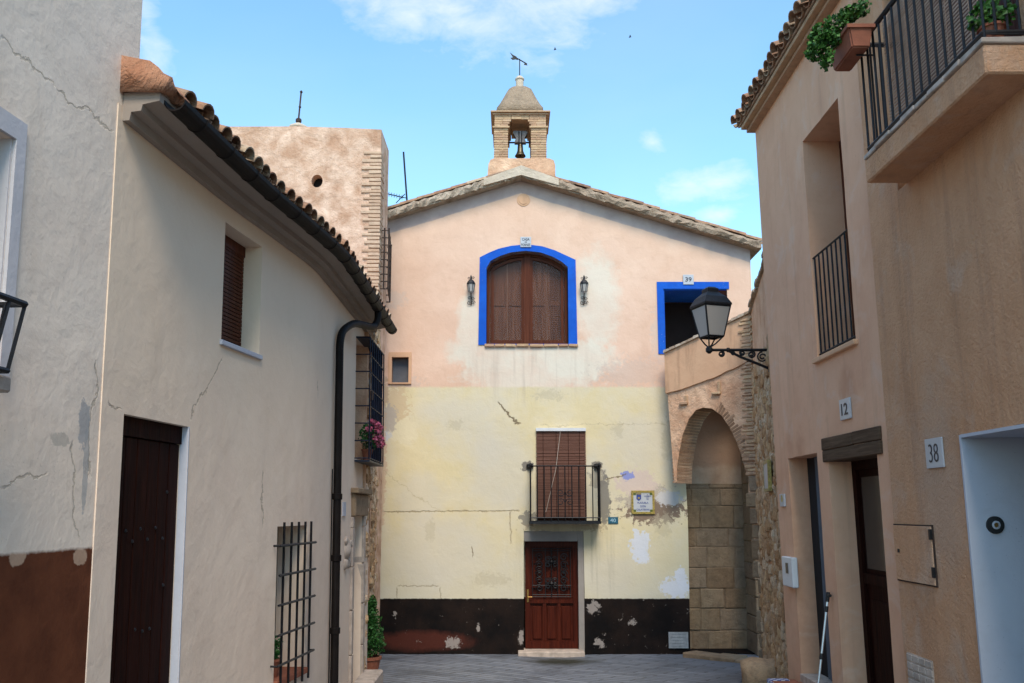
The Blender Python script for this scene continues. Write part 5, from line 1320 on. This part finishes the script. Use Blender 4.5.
# door 12
bm = NB(); fbox(bm, FR, dr[0] + .002, dr[1] - .002, .3, dr[3] - .002, -.298, -.27); band(bm, FR, rect(dr[0] + .003, dr[1] - .003, .32, dr[3] - .005), rect(dr[0] + .1, dr[1] - .1, .45, dr[3] - .12), -.269, -.235)
fbox(bm, FR, dr[0] + .1, dr[1] - .1, 1.95, 2.05, -.269, -.24); fbox(bm, FR, dr[0] + .2, dr[1] - .2, .6, 1.8, -.269, -.25, .008)
d12 = obj('front_door', bm, M_darkwood, b12)
bm = NB(); fbox(bm, FR, dr[0] + .16, dr[1] - .16, 2.1, dr[3] - .2, -.269, -.262); obj('door_glass', bm, M_pane, d12)
bm = NB(); l0, l1 = rs(883, 450), rs(824.5, 450); zl0, zl1 = rz_(850, 458.5), rz_(850, 433); mz = (zl0 + zl1) / 2
fbox(bm, FR, l0, l1, zl0, mz - .006, -.30, .028, .008, .004); fbox(bm, FR, l0, (l0 + l1) / 2 - .1, mz, zl1, -.08, .024, .008, .006); fbox(bm, FR, (l0 + l1) / 2 - .09, l1, mz, zl1, -.08, .03, .008, .006)
obj('timber_lintel', bm, M_beam, b12, 'weathered timber lintel above the door')
# upper window
bm = NB(); fbox(bm, FR, uw[0] + .002, uw[1] - .002, uw[2], uw[3] - .002, -.495, -.44); band(bm, FR, rect(uw[0] + .003, uw[1] - .003, uw[2] + .003, uw[3] - .004), rect(uw[0] + .08, uw[1] - .08, uw[2] + .08, uw[3] - .08), -.44, -.40)
uwn = obj('window', bm, M_brownwood, b12, 'deep set upper window with a low iron railing')
bm = NB(); zr = rz_(836, 237); n = 9
for z in (zr, uw[2] + .05): sqbar(bm, FR.pt(uw[0] - .01, z, -.03), FR.pt(uw[1] + .01, z, -.03), .02)
for k in range(n): a = uw[0] + .04 + (uw[1] - uw[0] - .08) * k / (n - 1); sqbar(bm, FR.pt(a, uw[2] + .01, -.03), FR.pt(a, zr, -.03), .014)
obj('railing', bm, M_iron, uwn)
bm = NB(); fbox(bm, FR, uw[0] - .05, uw[1] + .06, uw[2] - .045, uw[2] + .006, -.4, .045, .008, .004); obj('sill', bm, M_parapet, b12)
# small fixtures on it
def fr_px_box(fr, px0, px1, py0, py1, t=0):
    m_ = (py0 + py1) / 2; a, b = fr.px(px0, m_, t)[0], fr.px(px1, m_, t)[0]; c = (px0 + px1) / 2; return min(a, b), max(a, b), fr.px(c, py1, t)[1], fr.px(c, py0, t)[1]
a = fr_px_box(FR, 841.6, 852, 398.5, 419.5); q = plaque('house_number_plaque', FR, *a, .002, .02, M_white, 'white number 12 plaque above the timber lintel', 'house number'); put_text('12', FR, (a[0] + a[1]) / 2 , (a[2] + a[3]) / 2, .024, (a[1] - a[0]) * .62, (a[3] - a[2]) * .58, M_ink, q)
a = fr_px_box(FR, 781.5, 786, 494, 506.5); q = plaque('small_wall_tile', FR, *a, .002, .02, M_white, 'tiny white tile with a yellow emblem left of the narrow doorway', 'tile')
bm = NB(); fpoly(bm, FR, [((a[0] + a[1]) / 2 + .035 * math.cos(k * .785), (a[2] + a[3]) / 2 + .02 + .045 * math.sin(k * .785)) for k in range(8)], .022, .026); obj('emblem', bm, M_yellow, q)
a = fr_px_box(FR, 783.8, 794, 557, 586.5, .05); q = thing('meter_box', 'white plastic meter box left of the narrow doorway', 'meter box', FR.pt(a[0], a[2], 0))
bm = NB(); fbox(bm, FR, *a, .0, .07, .01); obj('box_body', bm, M_whitepl, q); m_ = (a[0] + a[1]) / 2; bm = NB(); fbox(bm, FR, m_ - .05, m_ + .04, a[3] - .19, a[3] - .07, .071, .075); obj('meter_window', bm, M_pane, q)
# step and mop
a = fr_px_box(FR, 782, 832, 676, 677)
stp = thing('tiled_step', 'low terracotta step with blue and white tiled edge before the narrow doorway', 'step', FR.pt(w1[0], gz(10), .2))
zs_ = w1[2] - .07; bm = NB(); fbox(bm, FR, w1[0] - .1, w1[1] + .25, gz(10.5) - .1, zs_, .003, .32, .01); obj('tread', bm, M_terra, stp)
gg = mat('patterned_tile', (.6, .6, .65), .3, 0, .5); gg.pos(); ck = gg.n('ShaderNodeTexChecker'); gg.put(ck.inputs[0], gg.pos()); ck.inputs[3].default_value = 22; ck.inputs[1].default_value = (.6, .62, .68, 1); ck.inputs[2].default_value = (.04, .08, .3, 1); gg.put(gg.b.inputs['Base Color'], ck.outputs[0]); M_pat = gg.m_
bm = NB(); fbox(bm, FR, w1[0] - .1, w1[1] + .25, zs_ - .10, zs_ + .004, .321, .335); fbox(bm, FR, w1[1] + .14, w1[1] + .25, zs_ + .001, zs_ + .01, .1, .32); obj('tiled_edge', bm, M_pat, stp)
mt = FR.P(828, 595, .04); mb = Vector((FR.P(810, 690, .30).x, FR.P(810, 690, .30).y, gz(9.5))); mp_ = thing('mop', 'aluminium mop handle with black joints leaning against the doorway', 'mop', mb)
bm = NB(); tube(bm, [mb, mt], .013, 8); obj('handle', bm, M_alu, mp_); bm = NB(); d = (mt - mb)
for k, w_ in ((.0, 0), (1.0, 0), (.57, 0), (.90, 0)):
    p = mb + d * k; L_ = .07 if k == 1 else .03; tube(bm, [p - d.normalized() * L_, p + d.normalized() * .03], .02, 8); obj('joint', bm, M_rubber, mp_); bm = NB()
tube(bm, [mt, mt + Vector((.0, -.07, .0))], .016, 6); obj('joint', bm, M_rubber, mp_)
bm = NB(); rnd_ = random.Random(3)
for k in range(30): an = rnd_.uniform(0, 6.28); tube(bm, [mb + Vector((0, 0, .1)), mb + Vector((math.cos(an) * .06, math.sin(an) * .06, .05)), mb + Vector((math.cos(an) * .09, math.sin(an) * .09, .01))], .008, 4)
obj('mop_head', bm, M_white_cloth, mp_)

# ------------------------------------------------------------------ ochre house number 38 (far right)
b38 = thing('ochre_house', 'rough ochre stucco house at far right with plastered balcony and pale blue doorway recess', 'house', (3.3, 6, 0))
ns = lambda px, py=500: FR2.px(px, py)[0]; nz_ = lambda px, py: FR2.px(px, py)[1]
ni = (4.6, ns(965.5), .5, nz_(961, 435))
bx4 = fr_px_box(FR2, 897.5, 935, 526, 582)
bm = wall_body(FR2, [(-2, 0), (YA - .005, 0), (YA - .005, 8.5), (-2, 8.5)], [(wob_rect(*ni, .01, 10), .8), (rect(5.3, 7.2, nz_(940, 115) - .3, 7.2), .25)], 6); obj('wall', bm, M_b38, b38)
bm = NB(); s0, s1, z0, z1 = ni; fbox(bm, FR2, s1 - .02, s1 + .004, z0, z1 - .0, -.79, .004); fbox(bm, FR2, s0, s1 - .021, z1 - .02, z1 + .004, -.79, .004); fbox(bm, FR2, s0 + .002, s1 - .021, z0, z1 - .021, -.795, -.775); obj('recess_lining', bm, M_bluewhite, b38, 'pale blue painted doorway recess')
bm = NB(); fbox(bm, FR2, s0 + .1, s1 - .25, z0, z1 - .25, -.774, -.72); obj('front_door', bm, M_darkwood, b38)
# porthole bell on the recess side
Yk = FR2.pt(s1 - .02, 0).y; FK = Frame((0, Yk), (1, 0), (0, -1)); kc = FK.P(994.5, 525); bm = NB()
def ringdisc(bm, c, r0, r1, t0, t1, n=28):
    A_ = []
    for r, t in ((r0, t0), (r0, t1), (r1, t1 + .004), (r1, t0)): A_.append([bm.verts.new(c + Vector((math.cos(2 * math.pi * k / n) * r, -t, math.sin(2 * math.pi * k / n) * r))) for k in range(n)])
    for i in range(4):
        for k in range(n): bm.faces.new((A_[i][k], A_[i][(k + 1) % n], A_[(i + 1) % 4][(k + 1) % n], A_[(i + 1) % 4][k]))
ringdisc(bm, kc, .062, .030, 0, .02); q = thing('doorbell', 'round black doorbell with a white ring on the pale blue recess', 'doorbell', kc); obj('base_ring', bm, M_rubber, q)
bm = NB(); ringdisc(bm, kc, .0295, .018, .0, .026); obj('white_ring', bm, M_white, q); bm = NB(); disc_y(bm, kc, .0178, 0, .022); obj('button', bm, M_brass, q)
# plaque 38, hatch, vent tile
a = fr_px_box(FR2, 927.5, 944.5, 438, 468); q = plaque('house_number_plaque', FR2, *a, .002, .015, M_white, 'square white number 38 tile with thin digits on the ochre wall', 'house number'); put_text('38', FR2, (a[0] + a[1]) / 2, (a[2] + a[3]) / 2, .019, (a[1] - a[0]) * .55, (a[3] - a[2]) * .62, M_ink, q)
a = bx4; bm = NB(); fbox(bm, FR2, *a, .002, .022, .003); ht = obj('meter_hatch', bm, M_b38, b38, 'plastered meter hatch with dark hinges'); bm = NB(); band(bm, FR2, rect(a[0] - .012, a[1] + .012, a[2] - .012, a[3] + .012), rect(a[0] - .001, a[1] + .001, a[2] - .001, a[3] + .001), 0, .012); obj('hatch_frame', bm, M_rust, ht)
for z in (a[2] + .06, a[3] - .1): bm = NB(); fbox(bm, FR2, a[0] - .015, a[0] + .01, z, z + .08, .015, .035); obj('hinge', bm, M_iron, ht)
bm = NB(); disc = FR2.pt(a[1] - .09, (a[2] + a[3]) / 2 + .02, .022); fbox(bm, FR2, a[1] - .10, a[1] - .07, (a[2] + a[3]) / 2, (a[2] + a[3]) / 2 + .03, .0225, .028); obj('lock', bm, M_iron, ht)
a = fr_px_box(FR2, 909, 934, 657, 690); bm = NB()
for i in range(4):
    for k in range(4): w_ = (a[1] - a[0]) / 4; h_ = (a[3] - a[2]) / 4; fbox(bm, FR2, a[0] + i * w_ + .008, a[0] + (i + 1) * w_ - .008, a[2] + k * h_ + .008, a[2] + (k + 1) * h_ - .008, -.01, .014, .003)
fbox(bm, FR2, a[0], a[1], a[2], a[3], -.02, .006); obj('vent_tile', bm, M_step, b38)
# balcony slab, rail, blind
OT = .33; yF = FR2.px(865, 165, OT)[0]; yN = FR2.px(985, 60, OT)[0]; zS1 = FR2.px(866, 157, OT)[1]; zS0 = FR2.px(866, 184, OT)[1]
bm = NB(); fbox(bm, FR2, yN, yF, zS0, zS1 - .02, -.05, OT, .012); slab = obj('balcony', bm, M_b38, b38, 'thick ochre plastered balcony slab with black railing')
bm = NB(); q_ = yN - .01
while q_ < yF: w_ = random.uniform(.18, .3); fbox(bm, FR2, q_, min(q_ + w_, yF + .01) - .01, zS1 - .02, zS1 + .02, -.04, OT + .015 + random.uniform(-.008, .008), .006, .006); q_ += w_
obj('slab_edge_tiles', bm, M_step, slab)
bm = NB(); RT = OT - .03; zb_ = zS1 + .07; zr = zS1 + .98; yy0, yy1 = yN + .03, yF - .03
for z, r_ in ((zb_, .018), (zr, .022)): tube(bm, [FR2.pt(yy0, z, -.02), FR2.pt(yy0, z, RT), FR2.pt(yy1, z, RT), FR2.pt(yy1, z, -.02)], r_, 6)
nb_ = 15
for k in range(nb_ + 1): a = yy0 + (yy1 - yy0) * k / nb_; sqbar(bm, FR2.pt(a, zb_ - (.06 if k in (0, nb_, 5, 10) else 0), RT), FR2.pt(a, zr, RT), .015)
for k in (1, 2, 3): 
    for a in (yy0, yy1): sqbar(bm, FR2.pt(a, zb_, RT * k / 4), FR2.pt(a, zr, RT * k / 4), .014)
obj('railing', bm, M_iron, slab)
bm = NB(); z = zS1 + .10; ya, yb = FR2.px(980, 20, .2)[0], FR2.px(886, 60, .2)[0]
while z < 6.6: fbox(bm, FR2, ya, yb, z, z + .015, .20, .207); z += .027
for k in range(5): a = ya + .1 + (yb - ya - .2) * k / 4; tube(bm, [FR2.pt(a, zS1 + .1, .21), FR2.pt(a, 6.6, .21)], .003, 4)
obj('wicker_blind', bm, M_blind2, b38, 'pale wicker roll-down blind behind the balcony railing')
bm = NB(); fbox(bm, FR2, 5.302, 7.198, nz_(940, 115) - .29, 7.19, -.248, -.2); obj('balcony_door', bm, M_brownwood, b38)
p_ = FR2.pt(yN + .12, zS1 + .022, .2); potted('balcony_plant', 'small green plant in a pot at the near corner of the balcony', 'plant', p_, .08, .13, p_ + Vector((0, 0, .2)), (.14, .14, .1), 260, .03, M_leaf)
# terracotta planter hung on the far end of the railing
FP = Frame((0, FR2.pt(yy1, 0).y + .16), (1, 0), (0, -1))
pc = FP.P(853, 60); pl = thing('hanging_planter', 'long terracotta planter of trailing green geranium hung on the balcony railing', 'planter', pc)
Yp = FP.o.y; 
# planter runs along the wall direction beyond the railing end
c_out = FR2.pt(yy1, zr, RT)
def tray(bm, c, L, wt, wb, hgt, ax, sd):
    up = Vector((0, 0, 1)); lo = [c + ax * (sx * L * .46) + sd * (sy * wb / 2) for sx, sy in ((-1, -1), (1, -1), (1, 1), (-1, 1))]; hi = [c + up * hgt + ax * (sx * L * .5) + sd * (sy * wt / 2) for sx, sy in ((-1, -1), (1, -1), (1, 1), (-1, 1))]
    v = hexa(bm, lo + hi); es = list(set(e for q in v for e in q.link_edges)); bmesh.ops.bevel(bm, geom=es, offset=.012, segments=2, affect='EDGES')
    rim = [c + up * (hgt + .004) + ax * (sx * (L * .5 + .012)) + sd * (sy * (wt / 2 + .012)) for sx, sy in ((-1, -1), (1, -1), (1, 1), (-1, 1))]; hexa(bm, [p - up * .03 for p in rim] + rim)
ax = Vector((-1, .0, .0)); sdv = Vector((0, 1, 0))
L_ = .50; ctr = FR2.pt(yy1 - .12, FR2.px(852, 60, OT + .10)[1], OT + .105); 
bm = NB(); tray(bm, ctr, L_ * .9, .2, .14, .18, Vector((0, 1, 0)), Vector((1, 0, 0))); obj('trough', bm, M_terra, pl)
bm = NB(); tube(bm, [ctr + Vector((-.09, -.1, .15)), ctr + Vector((-.09, -.1, .19)), ctr + Vector((.12, -.1, .19))], .008, 5); tube(bm, [ctr + Vector((.0, -.1, -.012)), ctr + Vector((.14, -.1, -.012))], .008, 5); obj('hook', bm, M_iron, pl)
bm = NB(); tp_ = ctr + Vector((0, 0, .22)); FQ = Frame((0, ctr.y), (1, 0), (0, -1))
for px, py, rx, rz2, n in ((850, 14, .10, .07, 260), (838, 24, .12, .08, 300), (822, 35, .11, .10, 360), (815, 50, .08, .10, 260), (826, 58, .06, .10, 160), (862, 8, .07, .06, 120), (835, 40, .1, .05, 200)):
    leaves(bm, FQ.P(px, py), (rx, .10, rz2), n, .022, 1.3)
obj('foliage', bm, M_leaf, pl, recalc=False)
bm = NB()
for px, py in ((850, 14), (838, 24), (820, 38), (815, 52)): tube(bm, [ctr + Vector((0, 0, .18)), FQ.P((px + 850) / 2, py - 4), FQ.P(px, py)], .006, 4)
obj('stem', bm, M_stem, pl)

# ------------------------------------------------------------------ antenna, birds
FN = Frame((0, 19.5), (1, 0), (0, -1)); zz = FN.P(408, 215); an_ = thing('tv_antenna', 'thin television antenna mast on the left of the gable roof', 'antenna', zz)
bm = NB(); tube(bm, [FN.P(408.5, 222), FN.P(403.5, 152)], .022, 6); obj('mast', bm, M_iron, an_)
bm = NB(); tube(bm, [FN.P(388, 194), FN.P(406, 198)], .01, 4)
for k in range(6): a, b = 389 + k * 2.6, 194.2 + k * .6; tube(bm, [FN.P(a, b) + Vector((0, -.2, -.05)), FN.P(a, b) + Vector((0, .2, .05))], .007, 4); tube(bm, [FN.P(a, b - 2.2), FN.P(a, b + 2.2)], .006, 4)
tube(bm, [FN.P(396, 203), FN.P(405, 194)], .01, 4); obj('aerial', bm, M_iron, an_)
for (px, py, lab) in ((555, 49.5, 'tiny dark bird in the sky right of the weather vane'), (630, 37, 'tiny dark bird highest and farthest right in the sky')):
    c = Vector((0, 0, EYE)) + ray(px, py) * 60; bm = NB()
    tube(bm, [c + Vector((-.09, 0, -.02)), c + Vector((0, 0, 0)), c + Vector((.1, 0, .01))], [.01, .035, .012], 6)
    for sg in (-1, 1): bm.faces.new([bm.verts.new(c + Vector(p)) for p in ((-.04, 0, .01), (.05, 0, .01), (.02, sg * .14, .07), (-.04, sg * .22, .03))])
    solo('bird', bm, M_ink, lab, 'bird', c, 'birds in the sky')
